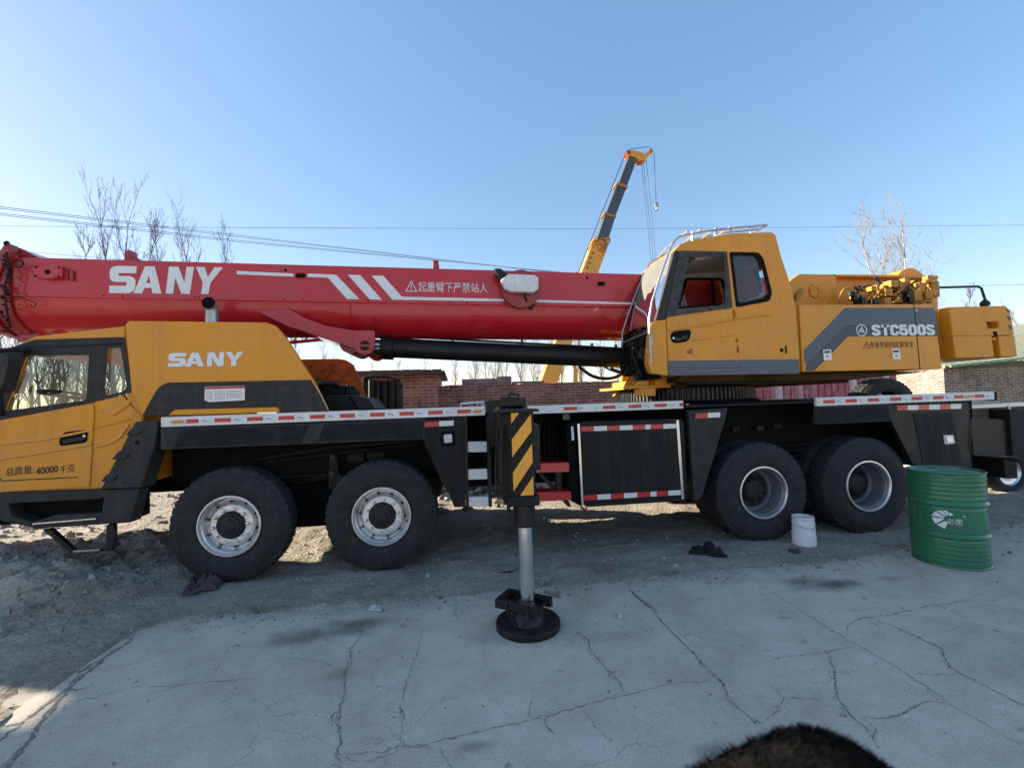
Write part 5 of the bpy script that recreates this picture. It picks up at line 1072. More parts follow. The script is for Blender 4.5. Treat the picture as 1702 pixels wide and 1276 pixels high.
for i in range(16):
    a = Vector((wbot.x+.02+random.uniform(-.03,.05), random.uniform(.15,.8), random.uniform(1.95,2.5))); mb.obox(a, (random.uniform(.03,.08),0,0), (0,random.uniform(.03,.1),0), (.02,0,random.uniform(.03,.08)))
for i in range(9): a = Vector((wbot.x-.01, random.uniform(.12,.85), 2.5)); mb.tube([a, a+Vector((-.03,random.uniform(-.1,.1),-.25)), a+Vector((.03,random.uniform(-.1,.1),-.55))], .012, 6)
P('nose_gear', mb, 'black', oc, bevel=.006)
a = at(1083, 567, OY-.01); mb = MB(); mb.obox((a.x,OY-.01,a.z), (.014,.01,0), (-.004,.012,0), (0,0,.05)); P('side_lamp', mb, 'lens', oc, bevel=.006)
# silver guard rails round the windscreen and over the roof
def P3(lst): return [q(*a) for a in lst]
mb = MB(); nr = P3([(1082,604,-.06),(1079.5,560,-.08),(1079,530,-.09),(1084,500,-.09),(1098,458,-.07),(1112,418,-.05),(1119,403,-.03),(1128,394,.0),(1140,391,.02),(1177,384,.06),(1230,378,.08),(1275,374,.10)]); mb.tube(nr, .013, 10)
fy = OB-.05; fr_ = P3([(1038,616,fy),(1035,570,fy),(1034,553,fy),(1045,520,fy),(1062,476,fy),(1078,440,fy),(1083,434,fy),(1091,431,fy),(1112,419,fy),(1150,399,fy),(1200,387,fy),(1264,381,fy)]); mb.tube(fr_, .013, 10)
mb.tube([fr_[1], q(1078,551,-.08)], .011, 8); mb.tube([nr[-1], q(1256,385,.12)], .011, 8)
for px, k in ((1150,9),(1172,9),(1198,9),(1222,10)): a = at(px, 400, .05); b = at(px, 384+ (1177-px)*.1, .05); z_ = b.z; x_ = b.x; mb.tube([(x_-.05,.06,z_-.02),(x_,.14,z_+.06),(x_+.02,.75,z_+.05),(x_-.05,.86,z_-.05)], .011, 8)
for px in (1150,1188,1247): b = at(px, 388, .08); mb.tube([(b.x,.07,b.z+.01),(b.x,.08,b.z-.10)], .012, 8)
P('guard_rail', mb, 'rail', oc)

# ---- machinery box with model lettering
bxp = [(1329,506.5),(1549,505),(1554,511.6),(1566.5,612.8),(1334.5,617.7)]
mb = MB(); mb.prism(xz(bxp, OY), OY, .85); mbx = P('machine_box', mb, 'yellow', crane, bevel=.014, seg=3)
mb = MB(); mb.prism(xz([(1322.5,506.8),(1328,506.5),(1333.5,617.5),(1329,617)], OY), OY+.02, .8); P('box_end', mb, 'oldyellow', mbx, bevel=.006)
S('light_band', [(1336,582.5),(1404.6,511.6),(1552,511.2),(1557.2,537.5),(1408.5,538),(1340.5,604),(1337.5,604)], OY-.003, .003, 'lightband', mbx, bevel=0)
S('dark_band', [(1340.5,604.6),(1408.5,538.6),(1557.3,538.1),(1559.8,558.4),(1409.7,559.2),(1353.5,616),(1339,616.3)], OY-.0032, .0032, 'greyband', mbx, bevel=0)
S('panel_gap', [(1518.8,506),(1519.8,506),(1530,613.6),(1529,613.7)], OY-.0036, .0036, 'deepblack', mbx, bevel=0)
def strokes(mb, c4, Y, wd, glyphs, proud=.006):
    f = quadmap(c4, Y, proud); x = 0; tot = sum(g[0] for g in glyphs)+.085*(len(glyphs)-1)
    for wg, pls in glyphs:
        for pl in pls: stroke(mb, [((x+u*wg), v) for u, v in pl], wd, lambda a, b: f(a/tot, b))
        x += wg+.085
t_ = .13
G = {'S': (.62, [[(.84,.70),(.84,.80),(.70,.88),(.30,.88),(.16,.80),(.16,.66),(.28,.57),(.72,.43),(.84,.34),(.84,.20),(.70,.12),(.30,.12),(.16,.20),(.16,.31)]]),
     'T': (.60, [[(.0,.885),(1,.885)],[(.5,.98),(.5,0)]]), 'C': (.62, [[(.84,.64),(.84,.80),(.70,.88),(.30,.88),(.16,.80),(.16,.20),(.30,.12),(.70,.12),(.84,.20),(.84,.37)]]),
     '5': (.60, [[(.92,.885),(.18,.885),(.15,.52),(.35,.60),(.70,.58),(.84,.48),(.84,.22),(.70,.12),(.30,.12),(.16,.20),(.16,.32)]]), '0': (.60, [[(.16,.78),(.30,.88),(.70,.88),(.84,.78),(.84,.22),(.70,.12),(.30,.12),(.16,.22),(.16,.78)]])}
mb = MB(); strokes(mb, [(1448,539.8),(1551.5,539.2),(1553.5,557),(1449.5,558)], OY, .225, [G[c] for c in 'STC500S']); P('lettering', mb, 'white', mbx, smooth=False)
def emblem(name, cpx, rx, Y, parent, m='white', proud=.006):
    c = at(*cpx, Y); R_ = rx; mb = MB(); n = 32
    mb.prism(circ(c.x, c.z, R_, n), Y-proud, Y-.0033, [circ(c.x, c.z, R_*.86, n)])
    for k in range(3):
        a = rad(90+120*k); d = (math.cos(a), math.sin(a)); s_ = (-d[1], d[0])
        mb.prism([(c.x+d[0]*R_*.84, c.z+d[1]*R_*.84), (c.x-s_[0]*R_*.40-d[0]*R_*.10, c.z-s_[1]*R_*.40-d[1]*R_*.10), (c.x-d[0]*R_*.12+s_[0]*R_*.10, c.z-d[1]*R_*.12+s_[1]*R_*.10)], Y-proud, Y-.0033)
    return P(name, mb, m, parent, smooth=False)
emblem('emblem', (1431.5,549), .072, OY, mbx)
def warn_tri(parent, pts, Y, m, wpx):
    mb = MB(); f = lambda u, v: ((lambda w_: ((w_.x, Y-.003, w_.z), (w_.x, Y-.0005, w_.z)))(at(u, v, Y)))
    stroke(mb, pts+[pts[0]], wpx, f); cx = sum(p_[0] for p_ in pts)/3; yt = min(p_[1] for p_ in pts); yb = max(p_[1] for p_ in pts); h = yb-yt
    stroke(mb, [(cx,yt+h*.36),(cx,yt+h*.66)], wpx*1.1, f); stroke(mb, [(cx,yt+h*.74),(cx,yt+h*.84)], wpx*1.1, f); return P('warning_sign', mb, m, parent, smooth=False)
warn_tri(mbx, [(1440.5,568),(1434,578.5),(1445.5,578.3)], OY, 'redink', 1.0)
text_mesh('作业半径内注意安全', at(1446,578,OY-.0008), at(1519,576.5,OY)-at(1446,578,OY), (0,0,1), at(1446,568,OY).z-at(1446,578,OY).z, (at(1519,576.5,OY)-at(1446,578,OY)).length, .004, m='ink', parent=mbx)
for pp in ([(1368.5,581),(1381.5,580.5),(1383,598.5),(1370,599)], [(1483,580),(1495.5,579.5),(1497.5,596.5),(1485,597.3)]):
    s_ = S('lock_plate', pp, OY-.010, .0095, 'reflwhite', mbx, bevel=.002); x0, y0 = pp[0]
    S('lock_slot', [(x0+2,y0+2),(x0+11,y0+1.7),(x0+11.2,y0+5.5),(x0+2.2,y0+6)], OY-.0125, .002, 'greyband', s_, bevel=0); a = at(x0+7.2, y0+11, OY-.012); mb = MB(); mb.lathe([(0,.014),(-.006,.013),(-.007,0)], (a.x,OY-.0105,a.z), n=14); P('lock', mb, 'greyink', s_)
st_ = S('sticker', [(1519.6,511.8),(1537,511.5),(1538,519.4),(1520.6,519.8)], OY-.0065, .003, 'cream', mbx, bevel=0); S('sticker_print', [(1528,513),(1536,512.8),(1536.6,518.4),(1528.6,518.8)], OY-.008, .0014, 'darkred', mbx, bevel=0); S('sticker_print', [(1521,513),(1526,512.8),(1526.6,518.4),(1521.6,518.8)], OY-.008, .0014, 'greyink', mbx, bevel=0)

# ---- counterweight
WX0 = at(1581, 550, .02).x
cwp = xz([(1580,510),(1672,508),(1679.5,516),(1686.5,557),(1592,559.3),(1590,558.5)], .02); cwp = [(WX0, cwp[0][1])] + cwp[1:4] + [(WX0+.02, at(1586,559,.02).z)]
slot1 = xz([(1640,534.5),(1659.5,534.3),(1661.5,545),(1643,545.5)], .02)
mb = MB(); mb.prism(cwp, .02, 2.64, []); cw = None
lowr = [(WX0+.02, at(1588,558.6,.02).z)] + xz([(1686.5,557.6),(1691.5,592.5),(1589,595)], .02)
def slab_with_pockets(poly, pockets, name):
    b = MB(); b.prism(poly, .02, .16, pockets); b.prism(poly, .161, 2.64); return P(name, b, 'cwyellow', crane, bevel=.012)
cw = slab_with_pockets(cwp, [slot1], 'counterweight')
s2 = xz([(1649,560),(1660,559.8),(1664,592.6),(1653,593)], .02); b = MB(); 
xa, xb = s2[0][0], s2[1][0]; zt = lowr[1][1]; zb_ = lowr[2][1]
b.prism([lowr[0], (xa, lowr[0][1]), (s2[3][0], lowr[3][1]), lowr[3]], .02, .161); b.prism([(xb, lowr[1][1]), lowr[1], lowr[2], (s2[2][0], lowr[2][1])], .02, .161); b.prism(lowr, .162, 2.64); P('lower_slab', b, 'cwyellow', cw, bevel=.010)
mb = MB(); mb.prism(xz([(1641,546),(1662,545.5),(1663,549),(1642,549.5)], .02), .015, .06); mb.prism(xz([(1646,552),(1660,551.8),(1660.5,557.5),(1647,558)], .02), .018, .1); mb.prism(xz([(1651,560.5),(1657,560.3),(1658,565),(1652,565.5)], .02), .03, .1); P('pocket_cleat', mb, 'cwyellow', cw, bevel=.004)
mb = MB(); mb.prism(xz([(1650,551),(1657,551),(1658,558),(1651,558)], .02), .0175, .019); P('pocket', mb, 'deepblack', cw)
for (y0, y1, dx) in ((513,519,0),(524,532,1.5),(539,548,3.5)): S('hazard_patch', [(1672.5+dx,y0),(1677.5+dx,y0+2),(1680+dx,y1),(1675+dx,y1-1)], .016, .0035, 'greyband', cw, bevel=0)
lp = MB(); lp.tube([q(1556,478,.8), q(1600,477,.8), q(1625,476,.75), q(1631,479,.7), q(1638,500,.6)], .016, 8); a = at(1637, 504, .6); lp.lathe([(-.04,.05),(.0,.06),(.03,.04),(.05,.02)], (a.x,.6,a.z), 'Z', 16); P('work_lamp', lp, 'hose', crane)

# ---- boom mount with winch valves and hoses
MY = .86
mb = MB(); mb.prism(xz([(1300,520),(1313.7,465),(1327.6,455.5),(1390,455.8),(1397,520)], MY), MY, MY+.06, ); mt1 = P('boom_mount', mb, 'yellow', crane, bevel=.012)
mb = MB(); mb.prism(xz([(1385,456),(1558,458.5),(1560,471),(1552,485),(1560,540),(1385,540)], MY+.12), MY+.12, MY+.2); mb.prism(xz([(1385,455.6),(1559,457.5),(1561,462),(1385,459.5)], MY), MY-.0, MY+.12); mb.prism(xz([(1300,520),(1327,456),(1558,458),(1560,540)], 1.75), 1.75, 1.85); mb.box((6.9,MY+.2,2.0),(9.1,1.75,2.7)); P('mount_plate', mb, 'yellow', mt1, bevel=.008)
a = at(1355, 484, MY); mb = MB(); mb.lathe([(0,.10),(-.015,.10),(-.02,.085),(-.02,.05),(-.008,.05),(-.008,0)], (a.x,MY,a.z), n=28)
for k in range(6): t = k*1.047; mb.lathe([(-.02,.014),(-.03,.014),(-.031,0)], (a.x+.085*math.cos(t),MY,a.z+.085*math.sin(t)), n=6)
P('pivot_pin', mb, 'cwyellow', mt1)
mb = MB(); mb.prism(xz([(1318,492),(1332,480),(1331,489),(1319,501)], MY), MY-.06, MY); P('gusset', mb, 'oldyellow', mt1)
a = at(1497, 458, 1.2); mb = MB(); mb.tube([(a.x,1.05,a.z-.20),(a.x,1.6,a.z-.20)], .27, 36); P('winch_drum', mb, 'yellow', mt1)
rngw = random.Random(5); va, vb, vc = MB(), MB(), MB()
for (cx, cy, n_, sp_) in ((1475,490,16,16),(1455,492,8,9),(1500,486,14,14),(1538,484,20,14),(1430,495,8,10),(1520,495,8,8)):
    va = MB()
    for i in range(n_):
        p_ = at(cx+rngw.gauss(0,sp_*.6), min(503, cy+rngw.gauss(0,9)), .55+rngw.uniform(-.15,.2)); sz = rngw.uniform(.02,.06)
        if i % 3: va.obox(p_, (sz,0,0), (0,sz,0), (0,0,sz*rngw.uniform(.7,1.6)))
        else: va.tube([p_, p_+Vector((rngw.uniform(-.08,.08),-.05,rngw.uniform(-.1,.1)))], rngw.uniform(.015,.035), 10)
    P('valve_block', va, 'oldyellow', mt1, bevel=.005)
for (cx, cy) in ((1424,486),(1432,492),(1503,480),(1510,488),(1508,496),(1450,497),(1498,492)):
    vb = MB()
    for i in range(6): p_ = at(cx+rngw.gauss(0,5), cy+rngw.gauss(0,7), .5+rngw.uniform(-.1,.2)); sz = rngw.uniform(.015,.035); vb.obox(p_, (sz,0,0), (0,sz,0), (0,0,sz*1.3))
    P('solenoid', vb, 'black', mt1, bevel=.004)
def hz_(lst, r, b=vb):
    h_ = MB(); h_.tube(smooth_path([q(*a_) for a_ in lst]), r, 8); P('hose', h_, 'oldyellow' if b is vc else 'hose', mt1)
def smooth_path(P_, n=5):
    P_ = [Vector(p_) for p_ in P_]; out = []
    for i in range(len(P_)-1):
        p0, p1, p2, p3 = P_[max(i-1,0)], P_[i], P_[i+1], P_[min(i+2,len(P_)-1)]
        for k in range(n): t = k/n; out.append(.5*((2*p1)+(p2-p0)*t+(2*p0-5*p1+4*p2-p3)*t*t+(3*p1-p0-3*p2+p3)*t**3))
    out.append(P_[-1]); return out
hz_([(1449,463,.6),(1454,461,.5),(1460,467,.5),(1462,480,.5),(1461,495,.55)], .022); hz_([(1469,485,.5),(1470,469,.5),(1475,466.5,.5),(1492,465.5,.5),(1496,472,.5),(1497,484,.55)], .012); hz_([(1432,478,.5),(1440,476,.5),(1448,474,.5)], .012); hz_([(1503,480,.5),(1515,472,.5),(1525,465,.5)], .014); hz_([(1395,500,.5),(1400,484,.5),(1410,479,.5),(1425,486,.5),(1430,500,.5)], .012, vc); hz_([(1482,484,.5),(1492,486,.48),(1500,497,.5),(1504,503,.5)], .014)
hz_([(1485,480,.5),(1510,482,.5),(1535,478,.5),(1560,480,.5)], .009); hz_([(1440,500,.48),(1452,488,.45),(1470,486,.45),(1490,492,.45)], .016, vc); hz_([(1545,465,.5),(1550,470,.5),(1552,480,.5)], .02, vc)


# ---- boom
BYn, BYf = .93, 1.73
bt = lambda X: 3.534-.0245*(X+2.69)
def section(dz=0, k=1., lip=0.):
    w_ = (BYf-BYn)/2; c = (BYn+BYf)/2
    s_ = [(c-w_*k, 0.), (c-w_*k, -.455*k)]
    n = 14
    for i in range(n+1): a = math.pi*i/n; s_.append((c-(w_-.010)*k*math.cos(a), -.462*k-.385*k*math.sin(a)))
    s_ += [(c+w_*k, -.455*k), (c+w_*k, 0.)]; return s_
def boom_piece(mb, X0, X1, k=1., dz=0., n=2):
    sc = section(k=k); m_ = len(sc); vs = []
    for i in range(n):
        X = X0+(X1-X0)*i/(n-1); vs += [(X, y, bt(X)+z+dz) for y, z in sc]
    fs = [(i*m_+j, i*m_+(j+1)%m_, (i+1)*m_+(j+1)%m_, (i+1)*m_+j) for i in range(n-1) for j in range(m_)] + [tuple(range(m_))[::-1], tuple(range((n-1)*m_, n*m_))]
    mb.add(vs, fs)
mb = MB(); boom_piece(mb, -2.74, 6.93); bm_o = P('boom', mb, 'red', crane, bevel=.010, ang=24)
mb = MB(); boom_piece(mb, -2.90, -2.745, 1.09, .045); boom_piece(mb, -3.05, -2.95, 1.12, .055); P('boom_collar', mb, 'darkred', bm_o, bevel=.01)
mb = MB(); boom_piece(mb, -3.35, -2.9, .93, -.03); boom_piece(mb, -3.55, -3.34, 1.0, .0); boom_piece(mb, -3.75, -3.54, .86, -.05); P('inner_section', mb, 'red', bm_o, bevel=.01)
mb = MB(); mb.prism(xz([(14,414),(24,410),(33,412),(62,427),(14,428)], 1.0), 1.0, 1.6); mb.prism(xz([(-10,430),(8,404),(14,404),(16,420),(4,440),(-8,470)], .86), .86, .98); P('head_bracket', mb, 'darkred', bm_o, bevel=.008)
mb = MB(); 
for i in range(22): a = at(12+random.gauss(0,4), 420+i*6.2, .86); mb.obox(a, (random.uniform(.006,.02),0,0), (0,.02,0), (0,0,random.uniform(.006,.02)))
mb.tube([q(10,404,.86), q(12,395+10,.86)], .03, 8); mb.tube(smooth_path([q(14,440,.84), q(28,432,.82), q(38,436,.82), q(34,444,.84), q(22,441,.84)]), .010, 6); mb.tube(smooth_path([q(12,495,.84), q(30,494,.84), q(50,500,.85), q(60,505,.87), q(55,510,.88), q(50,506,.88)]), .006, 6); mb.tube(smooth_path([q(10,420,.84), q(14,450,.82), q(8,480,.82), q(12,520,.84), q(18,545,.9)]), .010, 6)
P('head_fitting', mb, 'matblack', bm_o)
BF = BYn-.0005
P('lettering', sany(quadmap([(183,442),(371,444.5),(362,489),(181.5,487)], BYn, .004)), 'white', bm_o, smooth=False)
for pp in ([(393.5,450.3),(488,454.8),(488,459.6),(393.5,456)], [(511,454.6),(558.5,456.6),(597.5,497.2),(576.5,497),(545,461.5),(511,460.2)], [(578,456.6),(598.5,457.2),(634.8,498),(614.6,497.6)], [(617.3,457.8),(637,458.4),(668,493),(830,496.6),(1058,503),(1058,506.2),(830,500.8),(652.4,498)]): S('stripe', pp, BYn-.003, .0028, 'white', bm_o, bevel=0)
warn_tri(bm_o, [(683.6,467.6),(674.8,484),(692.5,484.4)], BYn, 'white', 1.3)
text_mesh('起重臂下严禁站人', at(695.5,485.2,BYn-.0008), at(810.5,487,BYn)-at(695.5,485.2,BYn), (0,0,1), at(695,468,BYn).z-at(695,485,BYn).z, (at(810.5,487,BYn)-at(695.5,485.2,BYn)).length, .003, m='white', parent=bm_o)
mb = MB(); 
for (x0, x1, y0, y1) in ((489,511,453,463.5),(990,1008,467,476.5)):
    oval = lambda k: [( (at(x0,y0,BYn).x+at(x1,y0,BYn).x)/2 + (at(x1,y0,BYn).x-at(x0,y0,BYn).x)/2*k*math.copysign(abs(math.cos(t))**.5, math.cos(t)), (at(x0,y0,BYn).z+at(x0,y1,BYn).z)/2 + (at(x0,y0,BYn).z-at(x0,y1,BYn).z)/2*k*math.copysign(abs(math.sin(t))**.7, math.sin(t))) for t in np.linspace(0,6.283,25)[:-1]]
    mb.prism(oval(1.), BYn-.012, BYn-.0005, [oval(.76)])
P('slot_rim', mb, 'red', bm_o, bevel=.003)
mb = MB()
for (x0, x1, y0, y1) in ((492,508,454.8,461.7),(993,1005,468.6,474.8)): mb.prism(rpoly(xz([(x0,y0),(x1,y0),(x1,y1),(x0,y1)], BYn), .05), BYn-.002, BYn-.0004)
for c in ((474.5,449),(976,462)): a = at(*c, BYn); mb.prism(circ(a.x,a.z,.018,12), BYn-.002, BYn-.0004)
for x, y in ((44,489),(172,491),(204,492),(324,494),(330,494.3),(472,497),(503,497.3),(612,499),(642,500.5),(747,502),(776,503),(904,506),(1000,508)): a = at(x, y, BYn); mb.prism(circ(a.x,a.z,.010,8), BYn-.002, BYn-.0004); 
P('bolt_or_bore', mb, 'deepblack', bm_o)  # dark discs and slots drawn as bores in the boom side, not bolts
mb = MB(); 
for pp, y0 in (([(206.5,433),(207,415.5),(217,415.5),(218,433)],1.0), ([(719.5,447.5),(719.5,432),(728.5,432),(730.5,448)],1.0)): mb.prism(xz(pp, y0), y0, y0+.12)
mb.prism(xz([(218,424),(232,431.5),(232,434),(218,434)], 1.0), 1.0, 1.12); P('rope_guide', mb, 'darkred', bm_o, bevel=.006)
mb = MB(); bp_ = xz([(56,444),(104,443),(104,460.5),(80,464),(56,460.5)], .87); mb.prism(bp_, .86, .929); bb = P('side_block', mb, 'red', bm_o, bevel=.006)
mb = MB(); a = at(79,452,.86); mb.prism(circ(a.x,a.z,.028,16), .855, .8595); 
for c in ((60,444.5),(98,445),(59,458.5),(97.5,459.5)): a = at(*c,.86); mb.prism(circ(a.x,a.z,.012,8), .855, .8595)
P('bolt_or_bore', mb, 'deepblack', bb); S('shim', [(106,445),(113,446),(113,465),(106,465)], .9, .029, 'darkred', bm_o); S('shim', [(115,448),(121,449),(121,466),(115,466)], .9, .029, 'darkred', bm_o)
# cable reel with grey cover
RX = at(868, 480, .80); mb = MB(); mb.lathe([(.0,.0),(.0,.245),(.035,.25),(.04,.22),(.10,.22),(.105,.25),(.125,.245)], (at(867,472,.75).x, .80, at(867,478,.75).z), n=44); P('cable_reel', mb, 'darkred', bm_o)
rcv = S('reel_cover', [(832,465.5),(844.5,455),(889,457),(895.3,461.3),(895.3,479.7),(886.5,486),(849,484.5),(840,480)], .70, .10, 'alu', bm_o, bevel=.012)
S('reel_flap', [(821,446.3),(832,446),(844,454.5),(832,464.5),(828,459)], .72, .16, 'black', bm_o, bevel=.006)
mb = MB(); mb.tube(smooth_path([q(872,487,.75), q(875,500,.8), q(880,511,.88), q(884,513,.9), q(889,504,.9)]), .013, 7); mb.tube(smooth_path([q(868,499,.85), q(872,505,.9), q(880,509,.91)]), .008, 6); P('cable', mb, 'hose', bm_o)
# bracket under the boom for the lift cylinder, ribs
br = [(424,516),(481,513.5),(508.6,529),(545,542),(582,548),(622,552),(623,577),(618,586),(610,590),(601,588.5),(588,579.6),(530,559),(476,541.7)]
mb = MB(); mb.prism(xz(br, .90), .90, .94); mb.prism(xz(br, .90), 1.70, 1.74); mb.prism(xz([(476,541),(588,579),(590,574),(478,536)], .90), .941, 1.699); bk_ = P('cylinder_bracket', mb, 'red', bm_o, bevel=.006)
pl = rpoly(xz([(587.5,549.5),(623,549),(622.5,578),(617,586.5),(606,590),(596,587),(588.5,578)], .86), .04); mb = MB(); mb.prism(pl, .85, .899); a = at(607,574.5,.85); mb.lathe([(0,.085),(-.02,.085),(-.02,.06),(-.01,.06),(-.01,0)], (a.x,.85,a.z), n=28); P('pin_plate', mb, 'red', bk_, bevel=.006)
mb = MB(); mb.prism(xz([(598,572.5),(616,572.5),(616,576.5),(598,576.5)], .85), .826, .840); P('keeper', mb, 'darkred', bk_); mb = MB(); mb.prism(circ(a.x, a.z, .062, 20), .8285, .835); P('pin', mb, 'matblack', bk_)
mb = MB(); 
for (px, ln) in ((580,1),(620,.6)):
    X = at(px, 510, .9).x; sc = section(); pts = [(X, y, bt(X)+z) for y, z in sc[2:9]]
    if ln < 1: pts = pts[2:]
    mb.tube([Vector(p_)+Vector((0,-.006,-.004)) for p_ in pts], .011, 6)
P('weld_rib', mb, 'red', bm_o)
# stowed jib lattice seen below the boom
mb = MB(); L0, L1 = [q(440,547,1.95), q(560,556,1.95)], [q(440,573,1.95), q(548,563,1.95)]
mb.tube(L0, .03, 8); mb.tube(L1, .025, 8)
for i in range(6): t0, t1 = i/6, (i+.5)/6; A0, B0 = Vector(L0[0]).lerp(Vector(L0[1]), t0), Vector(L1[0]).lerp(Vector(L1[1]), t1); C0 = Vector(L0[0]).lerp(Vector(L0[1]), min(1,t0+1/6)); mb.tube([A0, B0, C0], .014, 6)
P('jib_lattice', mb, 'darkred', bm_o)
mb = MB(); mb.prism(xz([(28,540),(64,545),(64,565),(28,568)], 1.2), 1.2, 1.6); mb.prism(xz([(84,548),(96,548),(98,565),(84,565)], 1.2), 1.2, 1.6); P('jib_rest', mb, 'darkred', bm_o, bevel=.008)
# ---- lift cylinder
CYc = 1.33; A0 = (at(634,557,CYc)+at(634,597,CYc))/2; B0 = (at(1040,584,CYc)+at(1040,609,CYc))/2; d0 = (B0-A0).normalized(); pv = at(606,575,CYc); pv = A0-d0*.2
mb = MB(); mb.tube([A0+d0*.16, B0+d0*1.6], .132, 40); lc = P('lift_cylinder', mb, 'black', crane)
mb = MB(); mb.tube([A0, A0+d0*.01, A0+d0*.155, A0+d0*.165], [.15,.163,.163,.15], 40); P('cylinder_gland', mb, 'black', lc); mb = MB(); mb.tube([A0-d0*.25, A0], .10, 32); P('cylinder_rod', mb, 'steel', lc)
mb = MB(); mb.tube([(pv.x-.12,.96,pv.z),(pv.x-.12,1.7,pv.z)], .13, 28); P('rod_eye', mb, 'darkred', lc)
mb = MB(); off = Vector((0,-.02,.155)); mb.tube([A0+d0*.1+off, B0+d0*.3+off*.92], .016, 8)
for t in (.95, 1.9, 2.9, 3.25): c = A0+d0*t+off*.95; mb.obox(c, (.012,0,0), (0,.03,0), (0,0,.05))
P('feed_pipe', mb, 'black', lc)
mb = MB(); mb.tube(smooth_path([q(962,609,1.2), q(985,625,1.2), q(1010,629,1.2), q(1030,624,1.2), q(1045,612,1.2)]), .022, 8); mb.tube(smooth_path([q(1015,611,1.2), q(1028,617,1.15), q(1045,618,1.1)]), .016, 8); mb.tube(smooth_path([q(1000,606,1.3), q(1015,615,1.2), q(1040,622,1.1)]), .014, 8); P('hydraulic_hose', mb, 'hose', lc)

def rebase(root, loc):
    loc = Vector(loc); root.location = loc
    for ch in root.children: ch.location = ch.location - loc
rebase(crane, (3.5, 1.33, 0))

# ================================================================== OTHER THINGS
# ---- the yellow crane far behind
FY = 20.
fc = empty('mobile_crane'); tag(fc, 'distant yellow crane with its grey telescopic boom raised high behind the red boom', 'crane')
M['fgrey'] = mat('far grey boom paint', (.055,.062,.072), .45, coat=.4, var=.1)
M['fyellow'] = mat('far yellow boom paint', (.68,.30,.02), .4, coat=.4, var=.12, vscale=1)
S('lower_boom', [(872,706),(899,710),(1011,409),(987,398)], FY, .75, 'fyellow', fc, bevel=.03)
S('lower_boom_band', [(984,404),(1008,413),(1012,403),(988,395)], FY-.06, .87, 'fyellow', fc, bevel=.02)
S('boom_section', [(993,395),(1010,402),(1023,361),(1006.5,355)], FY+.08, .6, 'fgrey', fc, bevel=.03)
S('boom_section', [(1007,355),(1022.5,361),(1042,311),(1026.5,305)], FY+.12, .52, 'fgrey', fc, bevel=.03)
S('boom_section', [(1028,305),(1041.5,311),(1059,265),(1046,259)], FY+.16, .44, 'fgrey', fc, bevel=.03)
mb = MB()
for pp in ([(1004,355),(1023.5,362),(1024.5,359),(1005,352)], [(1024.5,305),(1043,312.5),(1044,309.5),(1025.5,302)]): mb = MB(); mb.prism(xz(pp, FY+.02), FY+.02, FY+.75); P('section_collar', mb, 'oldyellow', fc)
bh_ = S('boom_head', [(1044,249),(1052,249),(1072,255),(1079,250),(1083,254),(1076,262),(1074,267),(1062,267),(1058,262),(1044,257)], FY+.1, .6, 'fyellow', fc, bevel=.02)
mb = MB(); a = at(1083.5,249,FY); mb.lathe([(.1,0),(.1,.13),(.25,.13),(.25,0)], (a.x,FY,a.z), n=20); a = at(1047,252,FY); P('sheave', mb, 'oldyellow', bh_); mb = MB(); mb.lathe([(.05,0),(.05,.12),(.6,.12),(.6,0)], (a.x-.05,FY,a.z), n=20); a = at(1067,263,FY); mb.lathe([(.15,0),(.15,.14),(.5,.14),(.5,0)], (a.x,FY,a.z-.02), n=20); P('pulley', mb, 'darkred', bh_)
mb = MB()
for (a_, b_) in (((986,402),(1002,396)),((1002,396),(1014,400)),((1014,400),(1006,414)),((993,398),(1000,416)),((1000,416),(1011,404)),((989,392),(1006,420)),((1013,394),(997,414)),((1015,398),(1008,396)),((978,416),(986,400))): mb.tube([q(*a_,FY-.15), q(*b_,FY-.15)], .045, 5)
P('bracket', mb, 'oldyellow', fc)
mb = MB(); mb.tube([q(1041,252,FY), q(966,440,FY), q(930,540,FY)], .022, 5); P('hoist_rope', mb, 'hose', fc)
mb = MB(); mb.tube([q(1046,248,FY), q(1080,244,FY)], .016, 5); P('stay_rope', mb, 'hose', fc)
for (a_, b_) in (((1066,268),(1083,440)),((1069,267),(1087,440)),((1074,265),(1091,440))): mb = MB(); mb.tube([q(*a_,FY+.3), q(*b_,FY+.3)], .013, 5); P('rope', mb, 'hose', fc)
mb = MB(); mb.tube([q(1087,254,FY+.2), q(1090.5,334,FY+.2)], .016, 5); P('rope', mb, 'hose', fc)
mb = MB(); a = at(1090.5,336,FY+.2); b = at(1091,344,FY+.2); mb.tube([a, a.lerp(b,.3), b], [.05,.12,.14], 12); c = at(1091,349,FY+.2); mb.tube([b, c+Vector((0,0,.06)), c+Vector((.10,0,-.02)), c+Vector((.02,0,-.10)), c+Vector((-.09,0,-.02))], .035, 8); P('hook', mb, 'rail', fc)
mb = MB()
for (x, y) in ((1028,317),(1026.5,324),(1025,332)): mb.prism(xz([(x-1.4,y-2),(x+1.2,y-2.4),(x+1.4,y+1.6),(x-1,y+2)], FY+.115), FY+.112, FY+.119)
P('mark', mb, 'ink', fc)
mb = MB()
for (x, y) in ((986,421),(983,429),(980,437),(977,445),(893,629),(897,619)): 
    f = lambda u, v: ((lambda w_: ((w_.x, FY-.006, w_.z), (w_.x, FY-.001, w_.z)))(at(u, v, FY))); stroke(mb, [(x-2.5,y-1),(x+2.5,y)], 1.0, f); stroke(mb, [(x-1.5,y+2.4),(x+.5,y-2.5)], .9, f)
P('mark', mb, 'ink', fc)
mb = MB(); mb.tube([q(956,668,FY+.3), q(957,612,FY+.3)], .13, 14); mb.tube([q(957,612,FY+.3), q(938,585,FY+.3), q(920,590,FY+.3)], .09, 12); P('lift_cylinder', mb, 'fyellow', fc)
